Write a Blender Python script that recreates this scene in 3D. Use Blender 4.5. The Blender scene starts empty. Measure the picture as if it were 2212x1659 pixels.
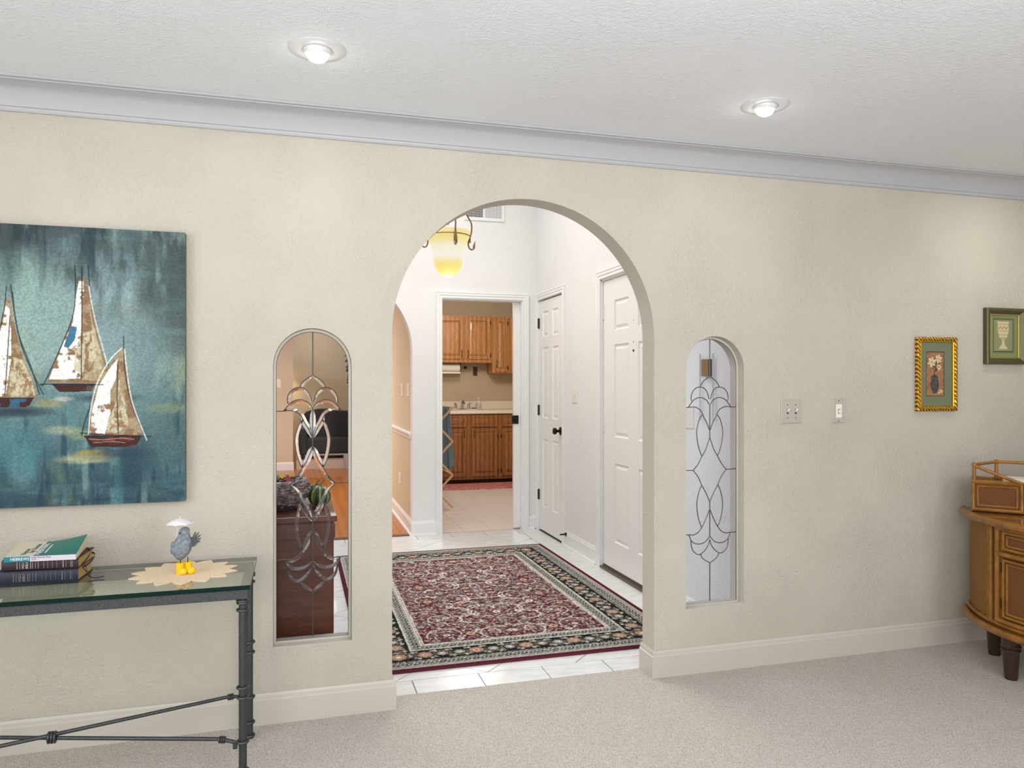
import bpy, bmesh, math, random
import numpy as np
from mathutils import Vector, Matrix
from mathutils.geometry import tessellate_polygon
R = math.radians
SC = bpy.context.scene
COL = SC.collection
random.seed(7)
rng = np.random.default_rng(11)

# ---------------------------------------------------------------- camera, light, exposure
cam = bpy.data.cameras.new('camera'); cam_o = bpy.data.objects.new('camera', cam); COL.objects.link(cam_o)
cam_o.location = (0, -3.0, 1.29)
cam_o.rotation_euler = (R(90), 0, R(-16.05))
cam.sensor_width = 36.0; cam.lens = 36.0 * 1620 / 2212
cam.shift_y = 1.5 / 2212
cam.clip_start = 0.02
SC.camera = cam_o
w = bpy.data.worlds.new('world'); SC.world = w; w.use_nodes = True
w.node_tree.nodes['Background'].inputs[0].default_value = (0.75, 0.85, 1, 1)
w.node_tree.nodes['Background'].inputs[1].default_value = 0.4
SC.view_settings.view_transform = 'Standard'; SC.view_settings.look = 'None'
SC.view_settings.gamma = 1; SC.view_settings.use_curve_mapping = False
SC.view_settings.exposure = -0.22
SC.render.film_transparent = False
try:
    SC.cycles.max_bounces = 8; SC.cycles.diffuse_bounces = 4; SC.cycles.transparent_max_bounces = 12
    SC.cycles.caustics_reflective = False; SC.cycles.caustics_refractive = False
    SC.cycles.sample_clamp_indirect = 4.0
except Exception: pass

def area(name, loc, rot, sx, sy, power, col, spread=None):
    l = bpy.data.lights.new(name, 'AREA'); l.shape = 'RECTANGLE'; l.size = sx; l.size_y = sy; l.energy = power; l.color = col
    if spread: l.spread = R(spread)
    o = bpy.data.objects.new(name, l); COL.objects.link(o); o.location = loc; o.rotation_euler = rot
    return o
# daylight from the windows in the wall behind the camera
area('window_light', (-0.8, -5.3, 1.35), (R(-90), 0, R(180)), 2.4, 1.7, 44, (0.95, 0.975, 1.0))
area('window_light', (2.3, -5.3, 1.35), (R(-90), 0, R(180)), 1.6, 1.7, 52, (0.95, 0.975, 1.0))
area('window_light', (-2.3, -2.6, 1.35), (0, R(-90), 0), 1.5, 2.4, 64, (0.95, 0.975, 1.0))
# unseen fill light added behind the camera, aimed up to brighten the ceiling
area('added_ceiling_fill', (0.6, -3.7, 1.6), (R(156), 0, 0), 1.8, 1.3, 104, (0.93, 0.965, 1.0))
# unseen lights added overhead to brighten the foyer, kitchen and dining room
area('foyer_light', (0.5, 1.8, 3.55), (0, 0, 0), 2.0, 2.2, 71, (0.99, 0.985, 0.98))
kl = bpy.data.lights.new('kitchen_light', 'POINT'); kl.energy = 58; kl.shadow_soft_size = 0.16; kl.color = (1.0, 0.90, 0.80)
klo = bpy.data.objects.new('kitchen_light', kl); COL.objects.link(klo); klo.location = (1.9, 5.2, 2.2)
area('dining_light', (-0.9, 6.0, 2.41), (0, 0, 0), 1.4, 1.4, 150, (1.0, 0.97, 0.93))

area('nook_light', (0.3, 9.9, 2.41), (0, 0, 0), 0.7, 0.7, 9, (1.0, 0.9, 0.76))  # added overhead light, out of view, that lifts the dim nook

# ---------------------------------------------------------------- materials
def srgb(r, g, b):
    f = lambda c: c / 12.92 if c <= 0.04045 else ((c + 0.055) / 1.055) ** 2.4
    return (f(r / 255), f(g / 255), f(b / 255), 1)
def mat(name, col=(200, 200, 200), rough=0.6, metal=0.0, spec=0.5, emit=None, es=0, trans=0, ior=1.45, coat=0):
    m = bpy.data.materials.new(name); m.use_nodes = True
    p = m.node_tree.nodes['Principled BSDF']
    p.inputs['Base Color'].default_value = srgb(*col); p.inputs['Roughness'].default_value = rough
    p.inputs['Metallic'].default_value = metal; p.inputs['Specular IOR Level'].default_value = spec
    p.inputs['Transmission Weight'].default_value = trans; p.inputs['IOR'].default_value = ior
    p.inputs['Coat Weight'].default_value = coat
    if emit: p.inputs['Emission Color'].default_value = srgb(*emit); p.inputs['Emission Strength'].default_value = es
    return m
def nt(m): return m.node_tree.nodes, m.node_tree.links, m.node_tree.nodes['Principled BSDF']
def coords(m, scale=(1, 1, 1), rot=(0, 0, 0)):
    n, l, p = nt(m)
    tc = n.new('ShaderNodeTexCoord'); mp = n.new('ShaderNodeMapping'); mp.inputs['Scale'].default_value = scale; mp.inputs['Rotation'].default_value = rot
    l.new(tc.outputs['Object'], mp.inputs['Vector']); return mp.outputs['Vector']
def noise(m, vec, scale, detail=3, dist=0, rough=0.5):
    n, l, p = nt(m); t = n.new('ShaderNodeTexNoise'); t.inputs['Scale'].default_value = scale; t.inputs['Detail'].default_value = detail
    t.inputs['Distortion'].default_value = dist; t.inputs['Roughness'].default_value = rough
    l.new(vec, t.inputs['Vector']); return t.outputs['Fac']
def wave(m, vec, scale, dist=0, axis='X', detail=1, dscale=1):
    n, l, p = nt(m); t = n.new('ShaderNodeTexWave'); t.bands_direction = axis; t.inputs['Scale'].default_value = scale
    t.inputs['Distortion'].default_value = dist; t.inputs['Detail'].default_value = detail; t.inputs['Detail Scale'].default_value = dscale
    l.new(vec, t.inputs['Vector']); return t.outputs['Fac']
def ramp(m, fac, stops):
    n, l, p = nt(m); t = n.new('ShaderNodeValToRGB'); e = t.color_ramp.elements
    while len(e) < len(stops): e.new(0.5)
    for i, (pos, c) in enumerate(stops): e[i].position = pos; e[i].color = srgb(*c)
    l.new(fac, t.inputs['Fac']); return t.outputs['Color']
def mixc(m, fac, a, b, mode='MIX'):
    n, l, p = nt(m); t = n.new('ShaderNodeMix'); t.data_type = 'RGBA'; t.blend_type = mode
    if isinstance(fac, (int, float)): t.inputs[0].default_value = fac
    else: l.new(fac, t.inputs[0])
    for i, v in ((6, a), (7, b)):
        if isinstance(v, tuple): t.inputs[i].default_value = v
        else: l.new(v, t.inputs[i])
    return t.outputs[2]
def mth(m, op, a, b=0.5):
    n, l, p = nt(m); t = n.new('ShaderNodeMath'); t.operation = op
    for i, v in ((0, a), (1, b)):
        if isinstance(v, (int, float)): t.inputs[i].default_value = v
        else: l.new(v, t.inputs[i])
    return t.outputs[0]
def bump(m, h, strength=0.3, dist=0.01):
    n, l, p = nt(m); b = n.new('ShaderNodeBump'); b.inputs['Strength'].default_value = strength; b.inputs['Distance'].default_value = dist
    l.new(h, b.inputs['Height']); l.new(b.outputs['Normal'], p.inputs['Normal'])
def setc(m, out): n, l, p = nt(m); l.new(out, p.inputs['Base Color'])

def stucco(name, col, strength=0.55, scale=38, var=5, warm=None):
    m = mat(name, col, 0.75, spec=0.25)
    v = coords(m)
    a = noise(m, v, scale, 3, 1.0, 0.6); b = noise(m, v, scale * 2.6, 2, 0.6); big = mth(m, 'ADD', mth(m, 'MULTIPLY', noise(m, v, 3.2, 3), 1.9), -0.25)
    h = mth(m, 'MULTIPLY', mth(m, 'ADD', a, mth(m, 'MULTIPLY', b, 0.45)), big)
    bump(m, h, strength, 0.008)
    lo = tuple(c - var for c in col); hi = tuple(min(255, c + var) for c in (warm or col))
    setc(m, ramp(m, noise(m, v, 1.1, 3), [(0.3, lo), (0.7, hi)]))
    return m
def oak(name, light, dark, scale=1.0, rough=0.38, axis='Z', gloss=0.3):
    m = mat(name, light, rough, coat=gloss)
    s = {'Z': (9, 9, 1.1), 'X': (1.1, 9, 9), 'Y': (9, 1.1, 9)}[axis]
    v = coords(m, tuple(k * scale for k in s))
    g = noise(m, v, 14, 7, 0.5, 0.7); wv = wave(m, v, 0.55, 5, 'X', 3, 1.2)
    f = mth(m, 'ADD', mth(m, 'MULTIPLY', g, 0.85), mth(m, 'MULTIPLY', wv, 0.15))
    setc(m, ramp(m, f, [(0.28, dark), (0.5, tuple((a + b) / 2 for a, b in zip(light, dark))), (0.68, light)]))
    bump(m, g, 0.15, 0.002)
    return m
def vcol(name, rough=0.6, bscale=0, bstr=0.2, spec=0.3):
    m = mat(name, (200, 200, 200), rough, spec=spec); n, l, p = nt(m)
    a = n.new('ShaderNodeVertexColor'); a.layer_name = 'Col'; l.new(a.outputs['Color'], p.inputs['Base Color'])
    if bscale: bump(m, noise(m, coords(m), bscale, 2), bstr, 0.003)
    return m
def thin_glass(name, tint, refl=0.08):
    m = bpy.data.materials.new(name); m.use_nodes = True; n, l = m.node_tree.nodes, m.node_tree.links
    n.remove(n['Principled BSDF']); out = n['Material Output']
    t = n.new('ShaderNodeBsdfTransparent'); t.inputs[0].default_value = srgb(*tint)
    g = n.new('ShaderNodeBsdfGlossy'); g.inputs['Roughness'].default_value = 0.02
    fr = n.new('ShaderNodeFresnel'); fr.inputs['IOR'].default_value = 1.45
    mu = n.new('ShaderNodeMath'); mu.operation = 'MULTIPLY'; mu.inputs[1].default_value = refl * 12; l.new(fr.outputs[0], mu.inputs[0])
    mx = n.new('ShaderNodeMixShader'); l.new(mu.outputs[0], mx.inputs[0]); l.new(t.outputs[0], mx.inputs[1]); l.new(g.outputs[0], mx.inputs[2])
    l.new(mx.outputs[0], out.inputs['Surface']); return m

WALL = stucco('wall_paint_beige', (189, 182.5, 168.5), 0.75, 66, 3, warm=(194, 188, 175))
WALLW = stucco('wall_paint_white', (231, 230, 230), 0.6, 52, 1)
WALLT = stucco('wall_paint_tan', (204, 192, 168), 0.3, 40, 4)
WALLP = stucco('wall_paint_kitchen', (190, 172, 146), 0.2, 60, 3)
CEIL = stucco('ceiling_paint', (229, 231, 235), 0.5, 55, 1)
TRIMW = mat('trim_white', (232, 232, 232), 0.35)
TRIMB = mat('trim_cream', (196, 190, 179), 0.4)
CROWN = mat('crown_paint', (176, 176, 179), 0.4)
DOORW = mat('door_paint', (234, 232, 229), 0.35)
BLACKM = mat('black_metal', (28, 27, 28), 0.35, 0.6)
BRONZE = mat('old_bronze', (70, 62, 52), 0.4, 0.8)
CHROME = mat('chrome', (190, 190, 190), 0.15, 1.0)
GREYM = mat('grey_plate', (178, 172, 160), 0.4)
WHITEP = mat('white_plastic', (232, 228, 220), 0.35)
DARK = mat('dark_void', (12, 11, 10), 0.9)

CARPET = mat('carpet', (190, 178, 166), 1.0, spec=0.1)
v = coords(CARPET); cn = noise(CARPET, v, 250, 2, 0.4, 0.7); cn2 = noise(CARPET, v, 7, 3)
cc = ramp(CARPET, cn, [(0.30, (172, 161, 152)), (0.5, (226, 217, 208)), (0.68, (250, 245, 239))])
setc(CARPET, mixc(CARPET, mth(CARPET, 'MULTIPLY', cn2, 0.35), cc, srgb(212, 202, 193)))
bump(CARPET, cn, 0.9, 0.012)
TILE = mat('white_tile', (226, 228, 228), 0.22, coat=0.2)
v = coords(TILE, (1, 3, 1)); tn = noise(TILE, v, 9, 4)
setc(TILE, ramp(TILE, tn, [(0.3, (214, 217, 217)), (0.7, (234, 235, 236))])); bump(TILE, noise(TILE, coords(TILE), 45, 2), 0.12, 0.004)
TILEK = mat('kitchen_tile', (236, 226, 220), 0.28, coat=0.2)
v = coords(TILEK, (1, 4, 1)); setc(TILEK, ramp(TILEK, noise(TILEK, v, 9, 3), [(0.3, (226, 216, 212)), (0.7, (240, 232, 228))]))
GROUT = mat('grout', (128, 122, 116), 0.9)
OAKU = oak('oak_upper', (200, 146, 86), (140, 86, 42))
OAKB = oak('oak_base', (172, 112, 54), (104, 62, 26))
FLOORW = oak('wood_floor', (196, 120, 44), (150, 82, 26), 0.7, 0.3, 'Y')
CHESTW = oak('mahogany', (116, 64, 38), (74, 38, 20), 0.6, 0.35, 'X')

# ---------------------------------------------------------------- builders
class MB:
    def __init__(s): s.v = []; s.f = []; s.mi = []; s.cur = 0
    def add(s, vs, fs):
        o = len(s.v); s.v += [tuple(p) for p in vs]; s.f += [tuple(i + o for i in f) for f in fs]; s.mi += [s.cur] * len(fs); return s
    def box(s, x0, x1, y0, y1, z0, z1):
        vs = [(x, y, z) for z in (z0, z1) for y in (y0, y1) for x in (x0, x1)]
        return s.add(vs, [(0, 2, 3, 1), (4, 5, 7, 6), (0, 1, 5, 4), (2, 6, 7, 3), (0, 4, 6, 2), (1, 3, 7, 5)])
    def loft(s, rings, closed=True, caps=True):
        n = len(rings[0]); vs = [p for r in rings for p in r]; fs = []
        m = n if closed else n - 1
        for i in range(len(rings) - 1):
            for j in range(m):
                a = i * n + j; b = i * n + (j + 1) % n
                fs.append((a, b, b + n, a + n))
        if caps and closed:
            fs.append(tuple(range(n))[::-1]); k = (len(rings) - 1) * n; fs.append(tuple(range(k, k + n)))
        return s.add(vs, fs)
    def tube(s, pts, r, seg=10, closed=False, flat=1.0):
        pts = [Vector(p) for p in pts]; n = len(pts); rings = []; prev = None
        for i in range(n):
            if closed: d = pts[(i + 1) % n] - pts[i - 1]
            else: d = pts[min(i + 1, n - 1)] - pts[max(i - 1, 0)]
            d.normalize()
            if prev is None:
                up = Vector((0, 0, 1)) if abs(d.z) < 0.9 else Vector((1, 0, 0))
                a = d.cross(up).normalized()
            else: a = (prev - d * prev.dot(d)).normalized()
            prev = a; b = d.cross(a); rr = r[i] if isinstance(r, (list, tuple)) else r
            rings.append([pts[i] + (a * math.cos(t) + b * math.sin(t) * flat) * rr for t in [2 * math.pi * k / seg for k in range(seg)]])
        if closed: rings.append(rings[0]); return s.loft(rings, caps=False)
        return s.loft(rings)
    def lathe(s, prof, c=(0, 0, 0), seg=24, axis='z', sy=1.0):
        rings = []
        for r, h in prof:
            ring = []
            for k in range(seg):
                t = 2 * math.pi * k / seg; a, b = max(r, 1e-5) * math.cos(t), max(r, 1e-5) * math.sin(t) * sy
                p = {'z': (a, b, h), 'y': (a, h, b), 'x': (h, a, b)}[axis]
                ring.append((c[0] + p[0], c[1] + p[1], c[2] + p[2]))
            rings.append(ring)
        return s.loft(rings)
    def sphere(s, c, r, seg=16, sc=(1, 1, 1)):
        prof = [(math.sin(math.pi * i / 10), -math.cos(math.pi * i / 10)) for i in range(11)]
        rings = [[(c[0] + max(a, 1e-4) * r * sc[0] * math.cos(2 * math.pi * k / seg), c[1] + max(a, 1e-4) * r * sc[1] * math.sin(2 * math.pi * k / seg), c[2] + h * r * sc[2]) for k in range(seg)] for a, h in prof]
        return s.loft(rings)
    def prism(s, outer, holes, mp, d0, d1):
        """polygon (a, b) with holes, mp(a, b, d) -> xyz, from depth d0 to d1"""
        polys = [outer] + list(holes)
        tri = tessellate_polygon([[Vector((a, b, 0)) for a, b in p] for p in polys])
        flat = [p for q in polys for p in q]; n = len(flat)
        vs = [mp(a, b, d0) for a, b in flat] + [mp(a, b, d1) for a, b in flat]; fs = []
        for t in tri: fs.append(tuple(t)); fs.append(tuple(i + n for i in t[::-1]))
        o = 0
        for q in polys:
            k = len(q)
            for i in range(k): a, b = o + i, o + (i + 1) % k; fs.append((a, b, b + n, a + n))
            o += k
        return s.add(vs, fs)
    def sweep(s, path, prof, mp=lambda a, b, h: (a, b, h), closed=False, side=1):
        """moulding: path (a, b) with mitred corners, profile (offset to the left * side, height)"""
        n = len(path); rings = []
        for i in range(n):
            p = Vector(path[i]); pr = Vector(path[i - 1]) if (i or closed) else None; nx = Vector(path[(i + 1) % n]) if (i < n - 1 or closed) else None
            d1 = (p - pr).normalized() if pr is not None else None; d2 = (nx - p).normalized() if nx is not None else None
            if d1 is None: d1 = d2
            if d2 is None: d2 = d1
            n1 = Vector((-d1.y, d1.x)); n2 = Vector((-d2.y, d2.x)); m = (n1 + n2).normalized(); m = m / max(0.3, m.dot(n1)) * side
            rings.append([mp(p.x + m.x * u, p.y + m.y * u, h) for u, h in prof])
        if closed: rings.append(rings[0])
        return s.loft(rings, caps=not closed)
    def build(s, name, m, parent=None, smooth=False, local=False, bevel=0, kind=None):
        me = bpy.data.meshes.new(name)
        off = Vector(parent.get('base', (0, 0, 0))) if parent is not None and not local else Vector((0, 0, 0))
        me.from_pydata([tuple(Vector(p) - off) for p in s.v], [], s.f)
        bm = bmesh.new(); bm.from_mesh(me); bmesh.ops.recalc_face_normals(bm, faces=bm.faces); bm.to_mesh(me); bm.free()
        for mm in (m if isinstance(m, (list, tuple)) else [m]): me.materials.append(mm)
        if isinstance(m, (list, tuple)):
            me.polygons.foreach_set('material_index', s.mi)
        if smooth:
            me.polygons.foreach_set('use_smooth', [True] * len(me.polygons))
            try: me.set_sharp_from_angle(angle=R(40))
            except Exception: pass
        o = bpy.data.objects.new(name, me); COL.objects.link(o)
        if parent is not None:
            o.parent = parent
            if not local and parent.get('base') is not None: o['base'] = tuple(parent['base'])
        if bevel:
            b = o.modifiers.new('bevel', 'BEVEL'); b.width = bevel; b.segments = 2; b.limit_method = 'ANGLE'; b.angle_limit = R(40)
        if kind: o['kind'] = kind
        return o
def tag(o, label=None, cat=None, group=None, kind=None):
    if label: o['label'] = label
    if cat: o['category'] = cat
    if group: o['group'] = group
    if kind: o['kind'] = kind
    return o
def thing(name, label, cat, loc=(0, 0, 0), rz=0, group=None, kind=None):
    o = bpy.data.objects.new(name, None); COL.objects.link(o); o.location = loc; o.rotation_euler = (0, 0, rz); o.empty_display_size = 0.05
    o['base'] = tuple(loc)
    return tag(o, label, cat, group, kind)
def struct(name, mb, m, label, cat='wall', smooth=False, parent=None, bevel=0):
    o = mb.build(name, m, parent, smooth, bevel=bevel)
    return tag(o, label, cat, None, 'structure') if parent is None else o
def copy_tree(o, parent=None):
    c = o.copy(); COL.objects.link(c)
    if parent is not None: c.parent = parent
    for ch in list(o.children): copy_tree(ch, c)
    return c
def xz(y0): return lambda a, b, d: (a, y0 + d, b)
def yz(x0): return lambda a, b, d: (x0 + d, a, b)
def smooth_pts(pts, k=4):
    out = []; P = [Vector(p) for p in pts]; n = len(P)
    for i in range(n - 1):
        p0, p1, p2, p3 = P[max(i - 1, 0)], P[i], P[i + 1], P[min(i + 2, n - 1)]
        for j in range(k):
            t = j / k
            out.append(0.5 * ((2 * p1) + (p2 - p0) * t + (2 * p0 - 5 * p1 + 4 * p2 - p3) * t * t + (3 * p1 - p0 - 3 * p2 + p3) * t ** 3))
    out.append(P[-1]); return out
def arch_pts(x0, x1, zs, n=40):
    """points over an arch from (x0, zs) to (x1, zs)"""
    c = (x0 + x1) / 2; r = (x1 - x0) / 2
    return [(c - r * math.cos(math.pi * i / n), zs + r * math.sin(math.pi * i / n)) for i in range(n + 1)]

# raster for flat prints: colours on a fine vertex grid
def vnoise(nx, nz, cx, cz, seed=0):
    r = np.random.default_rng(seed); g = r.random((cz + 3, cx + 3))
    x = np.linspace(0, cx, nx); z = np.linspace(0, cz, nz); xi = x.astype(int); zi = z.astype(int)
    fx = x - xi; fz = (z - zi)[:, None]; fx = fx * fx * (3 - 2 * fx); fz = fz * fz * (3 - 2 * fz)
    a = g[zi][:, xi]; b = g[zi][:, xi + 1]; c = g[zi + 1][:, xi]; d = g[zi + 1][:, xi + 1]
    return (a * (1 - fx) + b * fx) * (1 - fz) + (c * (1 - fx) + d * fx) * fz
def fbm(nx, nz, cx, cz, seed=0, o=4):
    s = 0; a = 0.5; t = 0
    for i in range(o): s = s + a * vnoise(nx, nz, int(cx * 2 ** i), int(cz * 2 ** i), seed + i); t += a; a *= 0.55
    return s / t
class Raster:
    def __init__(s, x0, x1, z0, z1, d, base):
        s.nx = int((x1 - x0) / d) + 1; s.nz = int((z1 - z0) / d) + 1
        s.x = np.linspace(x0, x1, s.nx); s.z = np.linspace(z0, z1, s.nz); s.d = d
        s.c = np.zeros((s.nz, s.nx, 3)) + np.array(base) / 255.0
    def win(s, xa, xb, za, zb):
        i0, i1 = np.searchsorted(s.x, [xa, xb]); j0, j1 = np.searchsorted(s.z, [za, zb])
        return slice(max(j0 - 1, 0), j1 + 1), slice(max(i0 - 1, 0), i1 + 1)
    def put(s, sl, mask, col):
        s.c[sl] = s.c[sl] * (1 - mask[..., None]) + np.array(col) / 255.0 * mask[..., None]
    def disc(s, x, z, rx, rz, col, al=1, soft=0.0, rot=0):
        rm = max(rx, rz) * (1 + soft) + s.d
        sl = s.win(x - rm, x + rm, z - rm, z + rm); X, Z = np.meshgrid(s.x[sl[1]] - x, s.z[sl[0]] - z)
        if X.size == 0: return
        c, n = math.cos(rot), math.sin(rot); a = (X * c + Z * n) / rx; b = (-X * n + Z * c) / rz; q = np.sqrt(a * a + b * b)
        e = max(soft, s.d / min(rx, rz) * 0.7); s.put(sl, np.clip((1 - q) / e + 0.5, 0, 1) * al if soft == 0 else np.clip((1 + soft - q) / (2 * soft), 0, 1) * al, col)
    def line(s, pts, wd, col, al=1):
        for (xa, za), (xb, zb) in zip(pts[:-1], pts[1:]):
            m = wd + s.d * 2; sl = s.win(min(xa, xb) - m, max(xa, xb) + m, min(za, zb) - m, max(za, zb) + m)
            X, Z = np.meshgrid(s.x[sl[1]], s.z[sl[0]])
            if X.size == 0: continue
            L = (xb - xa) ** 2 + (zb - za) ** 2 + 1e-12; t = np.clip(((X - xa) * (xb - xa) + (Z - za) * (zb - za)) / L, 0, 1)
            q = np.hypot(X - xa - t * (xb - xa), Z - za - t * (zb - za)); s.put(sl, np.clip((wd - q) / s.d + 0.5, 0, 1) * al, col)
    def poly(s, pts, col, al=1, mask=None):
        P = np.array(pts); sl = s.win(P[:, 0].min(), P[:, 0].max(), P[:, 1].min(), P[:, 1].max()); X, Z = np.meshgrid(s.x[sl[1]], s.z[sl[0]])
        ins = np.zeros(X.shape, bool)
        for i in range(len(P)):
            (xa, za), (xb, zb) = P[i - 1], P[i]
            cnd = (za > Z) != (zb > Z); ins ^= cnd & (X < (xb - xa) * (Z - za) / (zb - za + 1e-12) + xa)
        m = ins * float(al)
        if mask is not None: m = m * mask[sl]
        s.put(sl, m, col)
    def build(s, name, m, mp, parent=None):
        X, Z = np.meshgrid(s.x, s.z); off = Vector(parent.get('base', (0, 0, 0))) if parent is not None else Vector((0, 0, 0))
        co = np.array(mp(X.ravel(), Z.ravel())).T - np.array(off); nx, nz = s.nx, s.nz
        idx = np.arange(nx * nz).reshape(nz, nx); q = np.stack([idx[:-1, :-1], idx[:-1, 1:], idx[1:, 1:], idx[1:, :-1]], -1).reshape(-1, 4)
        me = bpy.data.meshes.new(name); me.vertices.add(len(co)); me.vertices.foreach_set('co', co.ravel().astype(np.float32))
        me.loops.add(q.size); me.loops.foreach_set('vertex_index', q.ravel().astype(np.int32))
        me.polygons.add(len(q)); me.polygons.foreach_set('loop_start', (np.arange(len(q)) * 4).astype(np.int32))
        try: me.polygons.foreach_set('loop_total', np.full(len(q), 4, np.int32))
        except Exception: pass
        me.update(calc_edges=True); me.validate()
        a = me.color_attributes.new('Col', 'FLOAT_COLOR', 'POINT'); c = np.clip(s.c.reshape(-1, 3), 0, 1)
        lin = np.where(c <= 0.04045, c / 12.92, ((c + 0.055) / 1.055) ** 2.4); rgba = np.concatenate([lin, np.ones((len(lin), 1))], 1)
        a.data.foreach_set('color', rgba.ravel().astype(np.float32)); me.materials.append(m)
        o = bpy.data.objects.new(name, me); COL.objects.link(o)
        if parent is not None: o.parent = parent
        return o
def text(name, s, size, m, mat4, parent, depth=0.0004, width=None):
    c = bpy.data.curves.new(name, 'FONT'); c.body = s; c.size = size; c.extrude = depth; c.align_x = 'LEFT'; c.resolution_u = 3
    t = bpy.data.objects.new(name, c); COL.objects.link(t)
    me = bpy.data.meshes.new_from_object(t.evaluated_get(bpy.context.evaluated_depsgraph_get())); COL.objects.unlink(t); bpy.data.objects.remove(t)
    if width:
        xs = [v.co.x for v in me.vertices]; k = width / (max(xs) - min(xs)); me.transform(Matrix.Diagonal((k, 1, 1, 1)))
    off = Vector(parent.get('base', (0, 0, 0))); me.transform(Matrix.Translation(-off) @ mat4); me.materials.clear(); me.materials.append(m)
    o = bpy.data.objects.new(name, me); COL.objects.link(o); o.parent = parent; return o
def frame4(o, ax, ay):
    ax = Vector(ax).normalized(); ay = Vector(ay).normalized(); az = ax.cross(ay)
    return Matrix(((ax.x, ay.x, az.x, o[0]), (ax.y, ay.y, az.y, o[1]), (ax.z, ay.z, az.z, o[2]), (0, 0, 0, 1)))

# ================================================================= THE SETTING
CZ = 2.343     # living room ceiling
T = 0.115      # thickness of the arched wall
AX0, AX1, AZ = 0.3666, 1.514, 1.494      # arch: sides and spring height
NW = [(-0.085, 0.2095), (1.671, 1.966)]  # the two niche windows
NZ0, NZS = 0.285, 1.361
def niche(x0, x1, inset=0.0):
    return [(x0 + inset, NZ0 + inset), (x0 + inset, NZS)] + arch_pts(x0 + inset, x1 - inset, NZS, 28)[1:-1] + [(x1 - inset, NZS), (x1 - inset, NZ0 + inset)]
outer = [(-2.4, 0), (AX0, 0)] + arch_pts(AX0, AX1, AZ, 56) + [(AX1, 0), (3.95, 0), (3.95, 3.6), (-2.4, 3.6)]
mb = MB().prism(outer, [niche(*p) for p in NW], xz(0), 0, T)
struct('wall_foyer', mb, WALL, 'beige textured wall with a round-topped archway and two narrow arched windows')
mb = MB(); BX = 0.12
mb.box(-2.4 - BX, -2.4, -5.5, T, 0, 2.5); struct('wall_left', mb, WALL, 'beige living room wall at the left side')
struct('wall_right', MB().box(3.95, 4.07, -5.5, T, 0, 2.5), WALL, 'beige living room wall at the right side')
struct('wall_rear', MB().box(-2.5, 4.07, -5.62, -5.5, 0, 2.5), WALL, 'beige living room wall opposite the arch')
holes = []
LIGHTS = [(-1.571, -0.56), (0.064, -0.567), (1.70, -0.545), (3.34, -0.55)]
for x, y in LIGHTS: holes.append([(x + 0.078 * math.cos(2 * math.pi * k / 32), y + 0.078 * math.sin(2 * math.pi * k / 32)) for k in range(32)])
mb = MB().prism([(-2.5, -5.6), (4.05, -5.6), (4.05, T), (-2.5, T)], holes, lambda a, b, d: (a, b, d), CZ, CZ + 0.02)
struct('ceiling', mb, CEIL, 'white textured living room ceiling with recessed lights', 'ceiling')
mb = MB().prism([(-2.4, -5.5), (3.95, -5.5), (3.95, 0), (AX1, 0), (AX1, T), (AX0, T), (AX0, 0), (-2.4, 0)], [], lambda a, b, d: (a, b, d), -0.03, 0.002)
struct('floor', mb, CARPET, 'speckled beige wall-to-wall carpet of the living room', 'floor')
# crown moulding
cr = [(0, -0.1), (0.008, -0.1), (0.012, -0.096), (0.013, -0.086), (0.017, -0.084), (0.021, -0.074), (0.030, -0.057), (0.043, -0.040), (0.060, -0.026), (0.080, -0.0165), (0.089, -0.0145), (0.0895, -0.011), (0.1, -0.009), (0.1, -0.0005), (0, -0.0005)]
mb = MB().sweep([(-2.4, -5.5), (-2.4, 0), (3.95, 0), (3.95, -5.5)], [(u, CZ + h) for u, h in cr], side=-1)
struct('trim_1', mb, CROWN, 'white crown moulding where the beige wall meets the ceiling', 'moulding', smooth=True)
# baseboards of the living room, wrapping into the arch
bb = lambda t=0.015, z=0.0: [(0, z), (t, z), (t, 0.094), (t - 0.004, 0.099), (t - 0.005, 0.110), (t - 0.009, 0.119), (0, 0.119)]
TB = T + 0.004
mb = MB().sweep([(-2.4, -5.5), (-2.4, 0), (AX0, 0), (AX0, TB)], bb(), side=-1)
struct('baseboard_left', mb, TRIMB, 'cream baseboard left of the archway', 'baseboard')
mb = MB().sweep([(AX1, TB), (AX1, 0), (3.95, 0), (3.95, -5.5)], bb(), side=-1)
struct('baseboard_right', mb, TRIMB, 'cream baseboard right of the archway', 'baseboard')

# ---- foyer shell
FX = 2.075; BY = 3.4
dy = 0.115
D1 = (2.72, 3.375, 2.035)     # closet door opening: y0, y1, top
D2 = (0.97, 1.925, 2.03)      # front door opening
outer = [(T, 0), (D2[0], 0), (D2[0], D2[2]), (D2[1], D2[2]), (D2[1], 0), (D1[0], 0), (D1[0], D1[2]), (D1[1], D1[2]), (D1[1], 0), (BY + dy, 0), (BY + dy, 3.6), (T, 3.6)]
struct('wall_foyer_right', MB().prism(outer, [], yz(FX), 0, 0.12), WALLW, 'white textured foyer wall holding the front door and the closet door')
struct('wall_closet', MB().box(FX + 0.12, FX + 0.14, T, BY + dy, 0, 2.3), DOORW, 'white surface behind the two foyer doors')
KX0, KX1, KZ = 1.207, 1.931, 2.035
arc = [(x, z) for x, z in arch_pts(-0.377, 0.955, 1.57, 40)]
outer = [(-1.6, 0), (-0.377, 0)] + arc + [(0.955, 0), (KX0, 0), (KX0, KZ), (KX1, KZ), (KX1, 0), (FX, 0), (FX, 3.6), (-1.6, 3.6)]
struct('wall_foyer_back', MB().prism(outer, [], xz(BY), 0, dy), WALLW, 'white textured foyer back wall with the kitchen doorway and an arch')
struct('wall_foyer_left', MB().box(-1.72, -1.6, T, BY + dy, 0, 3.6), WALLW, 'white foyer wall at the left side')
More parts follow.
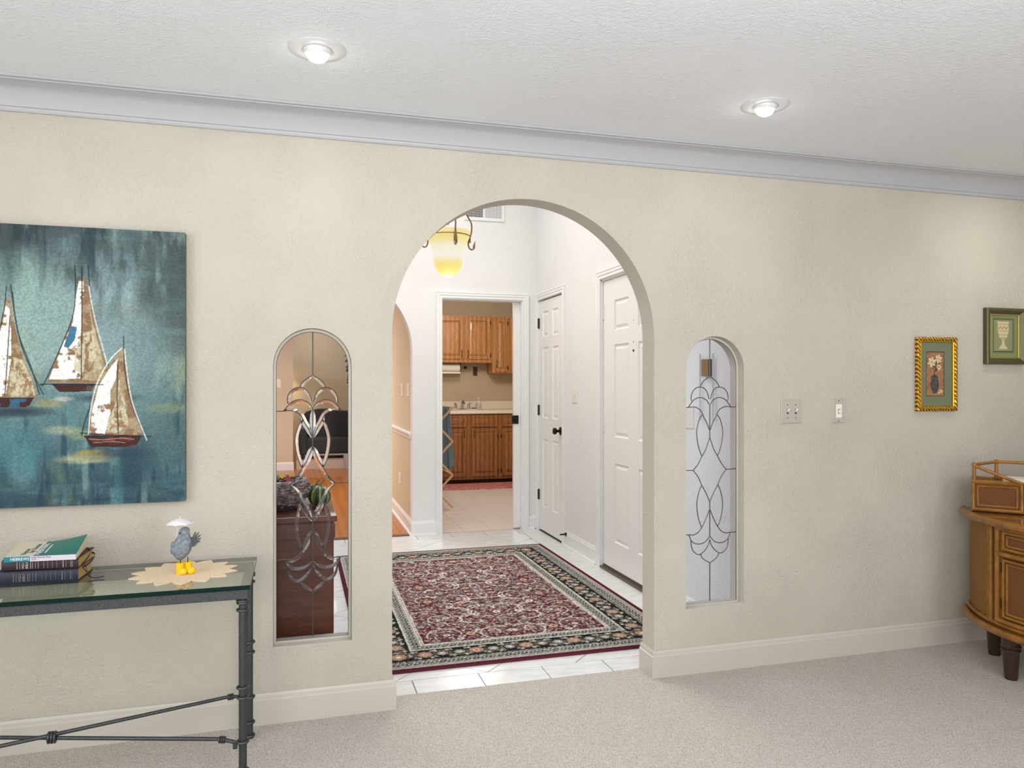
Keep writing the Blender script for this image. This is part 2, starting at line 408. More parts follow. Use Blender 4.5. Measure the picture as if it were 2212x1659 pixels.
struct('ceiling_foyer', MB().box(-1.72, FX + 0.12, 0, BY + dy, 3.6, 3.7), CEIL, 'high white ceiling of the foyer', 'ceiling')

# ---- tiled floors: every tile a piece of its own
def clip(poly, x0, x1, y0, y1):
    for ax, val, sg in ((0, x0, 1), (0, x1, -1), (1, y0, 1), (1, y1, -1)):
        out = []
        for i in range(len(poly)):
            a, b = poly[i - 1], poly[i]; ia = (a[ax] - val) * sg >= 0; ib = (b[ax] - val) * sg >= 0
            if ia != ib:
                t = (val - a[ax]) / (b[ax] - a[ax]); out.append((a[0] + (b[0] - a[0]) * t, a[1] + (b[1] - a[1]) * t))
            if ib: out.append(b)
        poly = out
        if len(poly) < 3: return []
    return poly
def inset(poly, w):
    A = sum(poly[i - 1][0] * poly[i][1] - poly[i][0] * poly[i - 1][1] for i in range(len(poly)))
    if A < 0: poly = poly[::-1]
    n = len(poly); out = []
    for i in range(n):
        p = Vector(poly[i]); d1 = (p - Vector(poly[i - 1])).normalized(); d2 = (Vector(poly[(i + 1) % n]) - p).normalized()
        n1 = Vector((-d1.y, d1.x)); n2 = Vector((-d2.y, d2.x)); m = (n1 + n2)
        if m.length < 1e-6: m = n1
        m.normalize(); m = m / max(0.35, m.dot(n1)); out.append((p.x + m.x * w, p.y + m.y * w))
    return out
def area2(poly): return abs(sum(poly[i - 1][0] * poly[i][1] - poly[i][0] * poly[i - 1][1] for i in range(len(poly)))) / 2
def tile(poly, m, parent, gap=0.0022, name='tile', th=0.008, ztop=0.0):
    if len(poly) < 3 or area2(poly) < 0.0012: return
    q = [poly[0]]
    for p in poly[1:]:
        if math.hypot(p[0] - q[-1][0], p[1] - q[-1][1]) > 0.012: q.append(p)
    if math.hypot(q[0][0] - q[-1][0], q[0][1] - q[-1][1]) < 0.012: q.pop()
    if len(q) < 3: return
    a = inset(q, gap); b = inset(q, gap + 0.0015)
    MB().loft([[(x, y, ztop - th) for x, y in a], [(x, y, ztop - 0.001) for x, y in a], [(x, y, ztop) for x, y in b]]).build(name, m, parent)
fl = struct('floor_foyer', MB().box(-1.6, FX + 0.13, T, BY + 0.05, -0.03, -0.0025), GROUT, 'white ceramic tile floor of the foyer, laid diagonally inside a straight border', 'floor')
def hidden(poly): return all(0.33 < x < 1.84 and 0.40 < y < 2.69 for x, y in poly)
for i in range(-5, 6):
    x = 0.485 + 0.297 * i; tile(clip([(x, T), (x + 0.297, T), (x + 0.297, 0.265), (x, 0.265)], -1.2, 1.90 if False else FX, T, 0.265), TILE, fl)
ys = [0.265] + [1.29 - 0.322 * k for k in (2, 1)] + [1.29 + 0.322 * k for k in range(0, 7)] + [BY + 0.03]
for a, b in zip(ys[:-1], ys[1:]): tile([(1.90, a), (FX, a), (FX, b), (1.90, b)], TILE, fl)
for i in range(-10, 9):
    x = 0.485 + 0.297 * i - 0.1; tile(clip([(x, 3.21), (x + 0.297, 3.21), (x + 0.297, BY + 0.03), (x, BY + 0.03)], -1.5, 1.90, 3.21, BY + 0.03), TILE, fl)
hd = 0.4207 / 2
for i in range(-12, 16):
    for j in range(-1, 18):
        if (i + j) % 2: continue
        cx_, cy_ = 0.615 + hd * i, 0.265 + hd * j
        p = clip([(cx_, cy_ - hd), (cx_ + hd, cy_), (cx_, cy_ + hd), (cx_ - hd, cy_)], -1.2, 1.90, 0.265, 3.21)
        if p and not hidden(p) and not all(x < -0.35 for x, y in p): tile(p, TILE, fl)

# ---- kitchen
KY = 7.1
kf = struct('floor_kitchen', MB().box(1.08, 3.3, BY + 0.05, KY, -0.03, -0.0025), GROUT, 'pale square tile floor of the kitchen', 'floor')
for i in range(-3, 5):
    for j in range(0, 11):
        x, y = 1.922 + 0.25 * i, BY + 0.05 + 0.25 * j
        tile(clip([(x, y), (x + 0.25, y), (x + 0.25, y + 0.25), (x, y + 0.25)], 1.18, 3.2, BY + 0.05, 6.2), TILEK, kf, 0.0016)
struct("wall_kitchen_back", MB().box(1.0, 3.4, KY + 0.001, KY + 0.1, 0, 2.5), WALLP, 'tan kitchen wall behind the oak cabinets')
struct('wall_kitchen_right', MB().box(3.3, 3.4, BY + dy, KY, 0, 2.5), WALLP, 'tan kitchen wall at the right side')
struct('ceiling_kitchen', MB().box(0.96, 3.4, BY + dy, KY + 0.1, 2.44, 2.5), CEIL, 'flat kitchen ceiling', 'ceiling')

# ---- dining room beyond the back arch
DX = 0.96
struct('wall_dining_right', MB().box(DX, DX + 0.12, BY + dy, KY + 0.1, 0, 2.5), WALLT, 'warm tan dining room wall with a white chair rail', 'wall')
struct('wall_dining_right_far', MB().box(DX, DX + 0.12, KY + 0.1, 11, 0, 2.5), WALLT, 'warm tan wall further along the dining room', 'wall')
struct('wall_dining_back', MB().box(-3.2, -0.047, 8.8, 8.92, 0, 2.5), WALLT, 'tan wall segment left of the far sitting nook', 'wall')
struct('wall_nook_back', MB().box(-3.2, DX, 10.6, 10.7, 0, 2.5), WALLT, 'tan wall at the very back of the nook')
struct('wall_dining_left', MB().box(-3.2, -3.1, BY + dy, 10.7, 0, 2.5), WALLT, 'tan dining room wall at the left side')
struct('wall_dining_front', MB().box(-3.2, -1.6, BY, BY + dy, 0, 2.5), WALLT, 'tan dining room wall beside the foyer')
struct('ceiling_dining', MB().box(-3.2, DX + 0.12, BY + dy, 10.7, 2.44, 2.5), CEIL, 'flat dining room ceiling', 'ceiling')
df = struct('floor_dining', MB().box(-3.1, DX, BY + 0.05, 10.6, -0.03, -0.003), mat('floor_gap', (60, 32, 14), 0.8), 'orange-brown strip wood floor of the dining room', 'floor')
for i in range(-6, 17):
    x0 = DX - 0.09 - 0.09 * i
    y = BY + 0.05 + random.random() * 0.9
    ys_ = [BY + 0.05]
    while y < 8.7: ys_.append(y); y += 0.9 + random.random() * 0.6
    ys_.append(8.75)
    if x0 < -0.55 or x0 > 0.9: continue
    for a, b in zip(ys_[:-1], ys_[1:]):
        if b - a > 0.03: tile([(x0, a), (x0 + 0.09, a), (x0 + 0.09, b), (x0, b)], FLOORW, df, 0.0008, 'plank', 0.006)
MB().box(-3.1, -0.4805, BY + 0.05, 10.6, -0.003, 0).build('plank_field', FLOORW, df)
MB().box(-0.48, DX, 8.75, 10.6, -0.003, 0).build('plank_field', FLOORW, df)
struct('trim_2', MB().box(-0.377, 0.955, BY - 0.012, BY + 0.05, -0.002, 0.008), oak('threshold_wood', (110, 58, 34), (80, 40, 24)), 'dark wood threshold between tiles and wood floor', 'threshold')

# ---- foyer, kitchen doorway and dining trims
def bbw(path, name, lab, t=0.013, side=-1, shoe=False):
    mb = MB().sweep(path, [(0, 0.0), (t, 0.0), (t, 0.100), (t - 0.004, 0.104), (t - 0.006, 0.116), (t - 0.009, 0.122), (0, 0.122)], side=side)
    if shoe: mb.sweep(path, [(t, 0.0), (t + 0.014, 0.0), (t + 0.012, 0.012), (t, 0.018)], side=side)
    return struct(name, mb, TRIMW, lab, 'baseboard')
bbw([(0.955, BY + 0.11), (0.955, BY), (1.155, BY)], 'baseboard_foyer_back', 'white baseboard between the back arch and the kitchen doorway', shoe=True)
bbw([(1.994, BY), (FX, BY), (FX, BY - 0.001)], 'baseboard_foyer_corner', 'short white baseboard in the foyer corner', shoe=True)
bbw([(FX, 2.66), (FX, 1.99)], 'baseboard_foyer_right', 'white baseboard between closet door and front door', shoe=True)
bbw([(FX, 0.90), (FX, T)], 'baseboard_foyer_near', 'white baseboard right of the front door')
bbw([(DX, 8.8), (DX, BY + dy)], 'baseboard_dining', 'white baseboard along the tan dining wall', side=-1, shoe=True)
bbw([(-3.1, 8.8), (-0.047, 8.8), (-0.047, 8.92)], 'baseboard_dining_back', 'white baseboard of the tan wall segment', side=-1)
mb = MB().sweep([(DX, 8.8), (DX, BY + 0.06)], [(0, 0.815), (0.008, 0.815), (0.010, 0.835), (0.022, 0.85), (0.024, 0.868), (0.016, 0.874), (0, 0.878)], side=-1)
struct('trim_3', mb, TRIMW, 'white chair rail along the tan dining wall', 'chair rail')
cs = [(0, 0), (0, 0.011), (0.006, 0.016), (0.022, 0.014), (0.03, 0.019), (0.044, 0.017), (0.052, 0.021), (0.058, 0.018), (0.058, 0)]
def casing(name, path, mp, label):
    return struct(name, MB().sweep(path, cs, mp), TRIMW, label, 'door casing')
casing('trim_4', [(1.213, 0), (1.213, KZ + 0.002), (1.936, KZ + 0.002), (1.936, 0)], lambda a, b, h: (a, BY - h, b), 'white moulded casing around the kitchen doorway')
casing('trim_5', [(D1[0] - 0.005, 0), (D1[0] - 0.005, D1[2]), (D1[1] - 0.03, D1[2]), (D1[1] - 0.03, 0)], lambda a, b, h: (FX - h, a, b), 'white moulded casing around the narrow closet door')
casing('trim_6', [(D2[0], 0), (D2[0], D2[2]), (D2[1], D2[2]), (D2[1], 0)], lambda a, b, h: (FX - h, a, b), 'white moulded casing around the front door')
# jambs of the kitchen doorway and the pocket door
mb = MB().box(KX0, KX0 + 0.004, BY, BY + dy, 0, KZ).box(KX1 - 0.004, KX1, BY, BY + dy, 0, KZ).box(KX0, KX1, BY, BY + dy, KZ - 0.006, KZ)
struct('trim_7', mb, TRIMW, 'white jamb lining of the kitchen doorway', 'door jamb')
d3 = thing('door_3', 'white pocket door edge with black latch in the kitchen doorway', 'door', (1.9, BY + 0.05, 0), kind='structure')
MB().box(1.868, KX1 - 0.004, BY + 0.04, BY + 0.078, 0.012, KZ - 0.008).build('door_leaf', DOORW, d3)
MB().box(1.862, 1.912, BY + 0.034, BY + 0.082, 0.94, 1.015).box(1.856, 1.862, BY + 0.05, BY + 0.07, 0.965, 0.99).lathe([(0.0, 0.0), (0.012, 0.0), (0.011, -0.004), (0.0, -0.005)], (1.886, BY + 0.034, 0.978), 12, 'y').build('latch', BLACKM, d3)

# six-panel doors on the x = FX wall
def six_panel(name, label, y0, y1, z0, z1, face, cols, rows, th=0.035):
    d = thing(name, label, 'door', (face, (y0 + y1) / 2, 0), kind='structure')
    holes = [[(a, c), (b, c), (b, e), (a, e)] for a, b in cols for c, e in rows]
    mb = MB().prism([(y0, z0), (y1, z0), (y1, z1), (y0, z1)], holes, yz(face), 0, 0.012); mb.box(face + 0.0119, face + th, y0, y1, z0, z1)
    mb.build('door_leaf', DOORW, d)
    for a, b in cols:
        for c, e in rows:
            s = 0.022
            r = lambda k, h: [(face + h, a + k, c + k), (face + h, b - k, c + k), (face + h, b - k, e - k), (face + h, a + k, e - k)]
            MB().loft([r(0.0, 0.0), r(0.008, 0.010), r(0.016, 0.010), r(0.034, 0.003)], caps=False).add(r(0.034, 0.003), [(0, 1, 2, 3)]).build('panel', DOORW, d)
    return d
k = 1.0063; ky = lambda y: (y + 3) * k - 3; kz = lambda z: (z - 1.29) * k + 1.29
d2 = six_panel('door_2', 'wide white six-panel front door with peephole', D2[0] + 0.006, D2[1] - 0.012, 0.03, D2[2] - 0.012, 2.088,
    [(1.132, 1.362), (ky(1.472), ky(1.701))], [(kz(0.22), kz(0.757)), (kz(0.935), kz(1.563)), (kz(1.66), kz(1.865))])
for z, r in ((1.706, 0.004), (1.567, 0.005), (1.510, 0.009)):
    MB().lathe([(0, 0), (r, 0), (r * 0.8, -0.004), (0, -0.005)], (2.088, 1.425, z), 12, 'x').build('peephole' if r > 0.006 else 'stud', BRONZE if r > 0.006 else CHROME, d2)
for z in (1.80, 1.01, 0.225):
    mb = MB()
    for q in range(5): mb.lathe([(0, 0), (0.006, 0), (0.006, 0.018), (0, 0.018)], (2.079, D2[1] - 0.008, z - 0.05 + q * 0.02), 8)
    mb.box(2.084, 2.088, D2[1] - 0.03, D2[1] - 0.012, z - 0.05, z + 0.05).build('hinge', TRIMW, d2)
MB().box(2.062, 2.19, D2[0], D2[1], 0.0, 0.014).box(2.082, 2.12, D2[0], D2[1], 0.012, 0.026).build('threshold', mat('sill_brown', (96, 82, 70), 0.4, 0.3), d2)
mb = MB().box(FX, FX + 0.12, D2[1] - 0.010, D2[1], 0, D2[2]).box(FX, FX + 0.12, D2[0], D2[0] + 0.005, 0, D2[2]).box(FX, FX + 0.12, D2[0], D2[1], D2[2] - 0.010, D2[2]); mb.build('jamb', TRIMW, d2)
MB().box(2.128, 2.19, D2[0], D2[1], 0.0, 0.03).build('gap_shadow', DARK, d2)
d1 = six_panel('door_1', 'narrow white six-panel closet door with a black knob', D1[0] + 0.002, D1[1] - 0.032, 0.014, D1[2] - 0.010, 2.079,
    [(2.84, 2.998), (3.095, 3.258)], [(0.222, 0.819), (1.0, 1.615), (1.707, 1.93)])
for z in (1.834, 1.066, 0.318):
    mb = MB().box(2.070, 2.079, D1[1] - 0.042, D1[1] - 0.012, z - 0.045, z + 0.045)
    for q in range(5): mb.lathe([(0, 0), (0.006, 0), (0.006, 0.016), (0, 0.016)], (2.068, D1[1] - 0.03, z - 0.044 + q * 0.018), 8)
    mb.build('hinge', BRONZE, d1)
MB().lathe([(0, 0), (0.033, 0.0), (0.033, -0.006), (0.012, -0.012), (0.011, -0.032), (0.024, -0.04), (0.028, -0.052), (0.024, -0.064), (0, -0.068)], (2.079, 2.785, 0.911), 20, 'x').build('knob', BLACKM, d1, smooth=True)
MB().box(FX, FX + 0.12, D1[1] - 0.03, D1[1], 0, D1[2]).box(FX, FX + 0.12, D1[0], D1[0] + 0.001, 0, D1[2]).build('jamb', TRIMW, d1)
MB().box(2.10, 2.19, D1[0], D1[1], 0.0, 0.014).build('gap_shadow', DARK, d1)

# ================================================================= LEADED GLASS WINDOWS
LEAD = mat('lead_came', (92, 88, 84), 0.45, 0.7)
PANE = thin_glass('window_pane', (240, 244, 252), 0.008)
PANE2 = thin_glass('clear_piece', (246, 247, 250), 0.05)
BEV = mat('bevelled_glass', (250, 252, 255), 0.02, trans=1.0, ior=1.48)
CAME = {
 'v1': [(0, 1.497), (0, 1.326)],
 'og': [(0.0025, 1.326), (0.0255, 1.312), (0.0425, 1.294), (0.0495, 1.277)],
 'p1': [(0.0035, 1.223), (0.0095, 1.246), (0.0195, 1.265), (0.0335, 1.276), (0.0545, 1.279), (0.0745, 1.272), (0.0895, 1.255), (0.0955, 1.233), (0.0925, 1.215)],
 'p2': [(0.0035, 1.201), (0.0145, 1.217), (0.0265, 1.225), (0.0415, 1.231), (0.0565, 1.231), (0.0725, 1.226), (0.0855, 1.217), (0.1015, 1.198), (0.1105, 1.187)],
 'bar1': [(0.1105, 1.187), (0.1385, 1.187)],
 'arm1': [(0.1105, 1.187), (0.0815, 1.189), (0.0565, 1.18), (0.0425, 1.166), (0.0305, 1.141), (0.0145, 1.114), (0.0025, 1.083)],
 'v2': [(0, 1.201), (0, 1.046)],
 'lens1': [(0.0375, 1.153), (0.0485, 1.14), (0.0565, 1.124), (0.0675, 1.077), (0.0605, 1.018), (0.0455, 0.974), (0.0395, 0.965)],
 'arm2': [(0.0015, 1.046), (0.0095, 1.023), (0.0225, 0.991), (0.0395, 0.964), (0.0605, 0.928), (0.0855, 0.9)],
 'bar2': [(0.0855, 0.9), (0.1385, 0.902)],
 'arm3': [(0.0855, 0.9), (0.0605, 0.871), (0.0415, 0.832), (0.0185, 0.793), (0.0015, 0.756)],
 'v3': [(0, 0.756), (0, 0.719)],
 'lens2': [(0.0415, 0.832), (0.0565, 0.799), (0.0665, 0.747), (0.0605, 0.692), (0.0495, 0.657), (0.0415, 0.639)],
 'arm4': [(0.0015, 0.719), (0.0185, 0.679), (0.0415, 0.638), (0.0605, 0.617), (0.0835, 0.607), (0.1065, 0.609)],
 'bar3': [(0.1065, 0.609), (0.1385, 0.609)],
 'v4': [(0, 0.719), (0, 0.594)],
 'p3': [(0.1065, 0.609), (0.0955, 0.583), (0.0765, 0.568), (0.0495, 0.564), (0.0225, 0.573), (0.0015, 0.595)],
 'p4': [(0.0965, 0.582), (0.0915, 0.547), (0.0765, 0.525), (0.0535, 0.516), (0.0265, 0.532), (0.0075, 0.557), (0.0005, 0.581)],
 'og2': [(0.0465, 0.516), (0.0375, 0.499), (0.0215, 0.487), (0.0005, 0.475)],
 'v5': [(0, 0.475), (0, 0.302)],
}
GY = 0.050
for wi, (x0, x1) in enumerate(NW):
    xc = (x0 + x1) / 2
    lab = ['narrow arched leaded window left of the archway, dark chest seen through it', 'narrow arched leaded window right of the archway, white wall behind it'][wi]
    wn = thing('window_%d' % (wi + 1), lab, 'window', (xc, GY, NZ0), kind='structure')
    MB().prism(niche(x0 + 0.0005, x1 - 0.0005), [niche(x0, x1, 0.010)], xz(GY - 0.005), 0, 0.014).build('frame', TRIMB, wn)
    MB().box(x0 + 0.001, x1 - 0.001, 0.001, GY - 0.005, NZ0, NZ0 + 0.003).build('sill', TRIMB, wn)
    g = niche(x0, x1, 0.010); MB().add([(a, GY, b) for a, b in g], [tuple(range(len(g)))]).build('pane', PANE, wn)
    mb = MB()
    for kx, pts in CAME.items():
        sm = [(p[0], p[1]) for p in smooth_pts([(a, b, 0) for a, b in pts], 3)] if len(pts) > 2 else pts
        for sgn in ((1,) if kx[0] == 'v' else (1, -1)):
            MB_ = MB().tube([(xc + sgn * a, GY - 0.002, b) for a, b in sm], 0.0021 if kx[0] != 'v' else 0.0024, 6).build('came', LEAD, wn, smooth=True)
    gg = g; MB().tube([(a, GY - 0.002, b) for a, b in gg], 0.0022, 6, closed=True).build('came', LEAD, wn)
    if wi == 0:
        extra = {'xa': [(-a, b) for a, b in CAME['arm1'][3:]] , 'xb': [(-a, b) for a, b in CAME['arm2'][:4]], 'xc': [(-a, b) for a, b in CAME['arm3'][2:]], 'xd': [(-a, b) for a, b in CAME['arm4'][:3]], 'xv': [(0.0, 1.19), (0.0, 1.10)][::-1]}
        for kx, pts in {**CAME, **extra}.items():
            if kx[0] in 'vb': continue
            sm = [(p[0], p[1]) for p in smooth_pts([(a, b, 0) for a, b in pts], 4)]
            for sgn in (1, -1):
                secs = []; n = len(sm)
                for i in range(n):
                    d = Vector(sm[min(i + 1, n - 1)]) - Vector(sm[max(i - 1, 0)]); d.normalize(); nr = Vector((d.y, -d.x)); f = min(1.0, 0.25 + 3.0 * min(i, n - 1 - i) / n)
                    p0 = Vector(sm[i]) + nr * 0.0012; p1 = Vector(sm[i]) + nr * 0.0118 * f
                    secs.append([(xc + sgn * p0.x, GY + 0.0002, p0.y), (xc + sgn * p0.x, GY - 0.0008, p0.y), (xc + sgn * p1.x, GY - 0.0044, p1.y), (xc + sgn * p1.x, GY + 0.0002, p1.y)])
                MB().loft(secs).build('bevel', BEV, wn)

# ================================================================= LIVING ROOM THINGS
BULB = mat('bulb_glow', (255, 252, 245), emit=(255, 250, 242), es=2.6)
REFL = mat('light_trim', (212, 212, 212), 0.25)
def downlight(x, y, label):
    t = thing('recessed_light', label, 'ceiling light', (x, y, CZ), group='recessed ceiling lights along the crown moulding')
    MB().lathe([(0.050, 0.0), (0.086, 0.0), (0.087, -0.0025), (0.083, -0.005), (0.060, -0.0065), (0.050, -0.006), (0.049, 0.0)], (x, y, CZ), 48).build('trim_ring', REFL, t, smooth=True)
    MB().lathe([(0.0495, -0.003), (0.0495, 0.03), (0.048, 0.085), (0.0, 0.085)], (x, y, CZ), 32).build('can', REFL, t, smooth=True)
    # the eyeball tilts towards the wall
    mb = MB().lathe([(0.0, 0.05), (0.030, 0.040), (0.044, 0.018), (0.0465, 0.002), (0.044, -0.012), (0.040, -0.018), (0.0365, -0.017), (0.036, 0.004)], (0, 0, 0), 28)
    a = R(9); mb.v = [(x + px, y + py * math.cos(a) - pz * math.sin(a), CZ + 0.004 + py * math.sin(a) + pz * math.cos(a)) for px, py, pz in mb.v]
    mb.build('eyeball', REFL, t, smooth=True)
    mb = MB().sphere((0, 0, 0), 0.0345, 20, (1, 1, 0.72)); mb.v = [(x + px, y + py * math.cos(a) - (pz - 0.020) * math.sin(a), CZ + 0.004 + py * math.sin(a) + (pz - 0.020) * math.cos(a)) for px, py, pz in mb.v]
    mb.build('bulb', BULB, t, smooth=True)
    l = bpy.data.lights.new('lamp_beam', 'SPOT'); l.energy = 4 if x < 3 else 11; l.spot_size = R(150); l.spot_blend = 0.9; l.shadow_soft_size = 0.035; l.color = (1, 0.965, 0.90)
    o = bpy.data.objects.new('lamp_beam', l); COL.objects.link(o); o.parent = t; o.location = (0, 0.014, -0.050); o.rotation_euler = (R(20), 0, 0)
    l2 = bpy.data.lights.new('lamp_spill', 'POINT'); l2.energy = 0.22; l2.shadow_soft_size = 0.03; l2.color = (1, 0.98, 0.95)
    o = bpy.data.objects.new('lamp_spill', l2); COL.objects.link(o); o.parent = t; o.location = (0, 0.014, -0.06)
for (x, y), lab in zip(LIGHTS, ['recessed ceiling light above the left end of the painting', 'recessed ceiling light near the top left of the arch', 'recessed ceiling light above the right niche window', 'recessed ceiling light above the wicker cabinet corner']): downlight(x, y, lab)

# ---- painting of sailboats
POLY = {
 'hull2': [(-0.822, 1.292), (-0.686, 1.292), (-0.695, 1.266), (-0.799, 1.265)],
 'sail2': [(-0.739, 1.662), (-0.713, 1.664), (-0.704, 1.605), (-0.686, 1.507), (-0.669, 1.429), (-0.649, 1.357), (-0.66, 1.295), (-0.836, 1.299), (-0.811, 1.376), (-0.782, 1.453), (-0.756, 1.532), (-0.746, 1.603)],
 'white2': [(-0.737, 1.656), (-0.723, 1.655), (-0.721, 1.604), (-0.727, 1.571), (-0.73, 1.506), (-0.727, 1.402), (-0.73, 1.311), (-0.831, 1.308), (-0.808, 1.376), (-0.782, 1.447), (-0.755, 1.512), (-0.753, 1.558), (-0.745, 1.61)],
 'cream2': [(-0.73, 1.474), (-0.695, 1.481), (-0.684, 1.403), (-0.695, 1.344), (-0.73, 1.331), (-0.753, 1.344), (-0.748, 1.415)],
 'tan2': [(-0.707, 1.585), (-0.692, 1.507), (-0.672, 1.423), (-0.653, 1.351), (-0.666, 1.302), (-0.73, 1.308), (-0.695, 1.344), (-0.695, 1.481)],
 'blue2': [(-0.762, 1.498), (-0.743, 1.493), (-0.75, 1.447), (-0.771, 1.418), (-0.785, 1.424), (-0.776, 1.453)],
 'sail3': [(-0.601, 1.418), (-0.592, 1.414), (-0.583, 1.345), (-0.565, 1.232), (-0.532, 1.109), (-0.708, 1.113), (-0.701, 1.194), (-0.684, 1.272), (-0.651, 1.344)],
 'white3': [(-0.613, 1.384), (-0.619, 1.312), (-0.636, 1.272), (-0.636, 1.193), (-0.654, 1.116), (-0.702, 1.119), (-0.695, 1.197), (-0.675, 1.285), (-0.642, 1.344)],
 'cream3': [(-0.604, 1.384), (-0.607, 1.279), (-0.583, 1.206), (-0.577, 1.146), (-0.613, 1.117), (-0.654, 1.121), (-0.636, 1.18), (-0.613, 1.246)],
 'hull3': [(-0.72, 1.108), (-0.536, 1.104), (-0.55, 1.075), (-0.577, 1.067), (-0.695, 1.069), (-0.707, 1.083)],
 'sail1': [(-0.962, 1.587), (-0.948, 1.584), (-0.936, 1.502), (-0.918, 1.413), (-0.89, 1.33), (-0.864, 1.245), (-1.05, 1.246), (-1.028, 1.342), (-1.001, 1.437), (-0.979, 1.501)],
 'white1': [(-0.962, 1.564), (-0.951, 1.552), (-0.946, 1.476), (-0.946, 1.374), (-0.962, 1.25), (-1.039, 1.254), (-1.023, 1.336), (-0.995, 1.437), (-0.976, 1.501)],
 'cream1': [(-0.94, 1.387), (-0.912, 1.375), (-0.884, 1.311), (-0.873, 1.253), (-0.946, 1.25), (-0.951, 1.311)],
 'hull1': [(-1.039, 1.244), (-0.878, 1.243), (-0.89, 1.218), (-0.907, 1.211), (-1.012, 1.212)],
}
LINE = {
 'r2a': [(-0.75, 1.71), (-0.748, 1.623), (-0.756, 1.532), (-0.794, 1.421), (-0.842, 1.301), (-0.852, 1.289)],
 'r2b': [(-0.708, 1.712), (-0.701, 1.618), (-0.684, 1.52), (-0.657, 1.403), (-0.642, 1.357)],
 'r2c': [(-0.727, 1.708), (-0.728, 1.506), (-0.73, 1.311)],
 'r2d': [(-0.852, 1.29), (-0.839, 1.292), (-0.66, 1.29)],
 'w2': [(-0.705, 1.637), (-0.688, 1.533), (-0.66, 1.416), (-0.647, 1.364)],
 'r3a': [(-0.594, 1.463), (-0.59, 1.345), (-0.568, 1.219), (-0.523, 1.103), (-0.514, 1.087)],
 'r3b': [(-0.613, 1.371), (-0.615, 1.246), (-0.611, 1.117)],
 'r3c': [(-0.733, 1.12), (-0.66, 1.112), (-0.504, 1.103)],
 'r3d': [(-0.701, 1.214), (-0.721, 1.149), (-0.728, 1.11)],
 'w3a': [(-0.591, 1.417), (-0.582, 1.325), (-0.564, 1.219), (-0.518, 1.089)],
 'w3b': [(-0.601, 1.42), (-0.639, 1.377), (-0.678, 1.298), (-0.699, 1.207), (-0.707, 1.116)],
 'r1a': [(-0.96, 1.628), (-0.968, 1.539), (-0.99, 1.437), (-1.034, 1.292)],
 'r1b': [(-0.947, 1.636), (-0.932, 1.514), (-0.907, 1.4), (-0.848, 1.256)],
 'r1c': [(-0.949, 1.527), (-0.964, 1.257)],
 'r1d': [(-0.942, 1.61), (-0.926, 1.476), (-0.887, 1.356), (-0.859, 1.256)],
}
BLOB = [(-0.695, 1.044, 0.053, 0.015), (-0.713, 1.028, 0.088, 0.016), (-0.794, 1.13, 0.052, 0.016), (-0.834, 1.224, 0.046, 0.016), (-0.456, 1.205, 0.069, 0.017), (-0.742, 1.116, 0.035, 0.019), (-0.912, 1.317, 0.078, 0.038), (-0.782, 1.24, 0.029, 0.008), (-0.912, 1.005, 0.039, 0.07), (-0.577, 1.345, 0.158, 0.199), (-0.896, 1.534, 0.114, 0.191), (-0.924, 1.069, 0.079, 0.077), (-0.449, 0.937, 0.018, 0.027)]
cv = thing('canvas_painting', 'unframed canvas painting of three sailboats on teal water', 'painting', (-1.0, -0.003, 0.862))
PX0, PX1, PZ0, PZ1 = -1.60, -0.390, 0.864, 1.846
MB().box(PX0, PX1, -0.034, -0.002, PZ0, PZ1).build('canvas_wrap', mat('canvas_edge', (96, 104, 84), 0.8), cv, bevel=0.003)
r = Raster(PX0, PX1, PZ0, PZ1, 0.0021, (110, 150, 148)); nx, nz = r.nx, r.nz
U = np.linspace(0, 1, nx)[None, :] * np.ones((nz, 1)); Vv = np.linspace(0, 1, nz)[:, None] * np.ones((1, nx))
n1 = fbm(nx, nz, 5, 4, 1); n2 = fbm(nx, nz, 26, 6, 5); n3 = fbm(nx, nz, 6, 30, 9); nf = vnoise(nx, nz, 240, 200, 20); nv = fbm(nx, nz, 40, 5, 31)
base = np.array([[46, 72, 86], [66, 102, 110], [98, 134, 138], [146, 170, 172], [138, 164, 166], [94, 116, 118], [70, 82, 86]]) / 255.0
vv = np.clip(Vv + (n1 - 0.5) * 0.28 + (nv - 0.5) * 0.12, 0, 1); key = np.array([0, 0.16, 0.34, 0.5, 0.70, 0.86, 1.0])
r.c = np.stack([np.interp(vv, key, base[:, i]) for i in range(3)], -1)
edge = np.clip((U - 0.80) / 0.2 + (n1 - 0.5) * 0.9, 0, 1)[..., None] * np.clip((Vv - 0.08) * 3, 0, 1)[..., None]
r.c = r.c * (1 - 0.78 * edge) + np.array([66, 82, 82]) / 255 * 0.78 * edge
def blotch(mask, col, al): 
    m = (np.clip(mask, 0, 1) * al)[..., None]; r.c = r.c * (1 - m) + np.array(col) / 255 * m
blotch((n2 - 0.50) * 6 * np.clip((Vv - 0.6) * 4, 0, 1), (62, 78, 76), 0.7); blotch((n3 - 0.58) * 5, (104, 156, 156), 0.3); blotch((0.42 - n2) * 6, (150, 182, 168), 0.5)
blotch((nv - 0.56) * 7 * np.clip((0.42 - Vv) * 5, 0, 1), (34, 62, 82), 0.7); blotch((0.42 - nv) * 7 * np.clip((0.4 - Vv) * 4, 0, 1), (84, 158, 158), 0.5)
blotch((fbm(nx, nz, 9, 7, 77) - 0.6) * 8 * np.clip((0.75 - Vv) * 4, 0, 1), (150, 152, 96), 0.35)
blotch((nv - 0.6) * 8 * np.clip((Vv - 0.8) * 6, 0, 1), (34, 56, 62), 0.6)
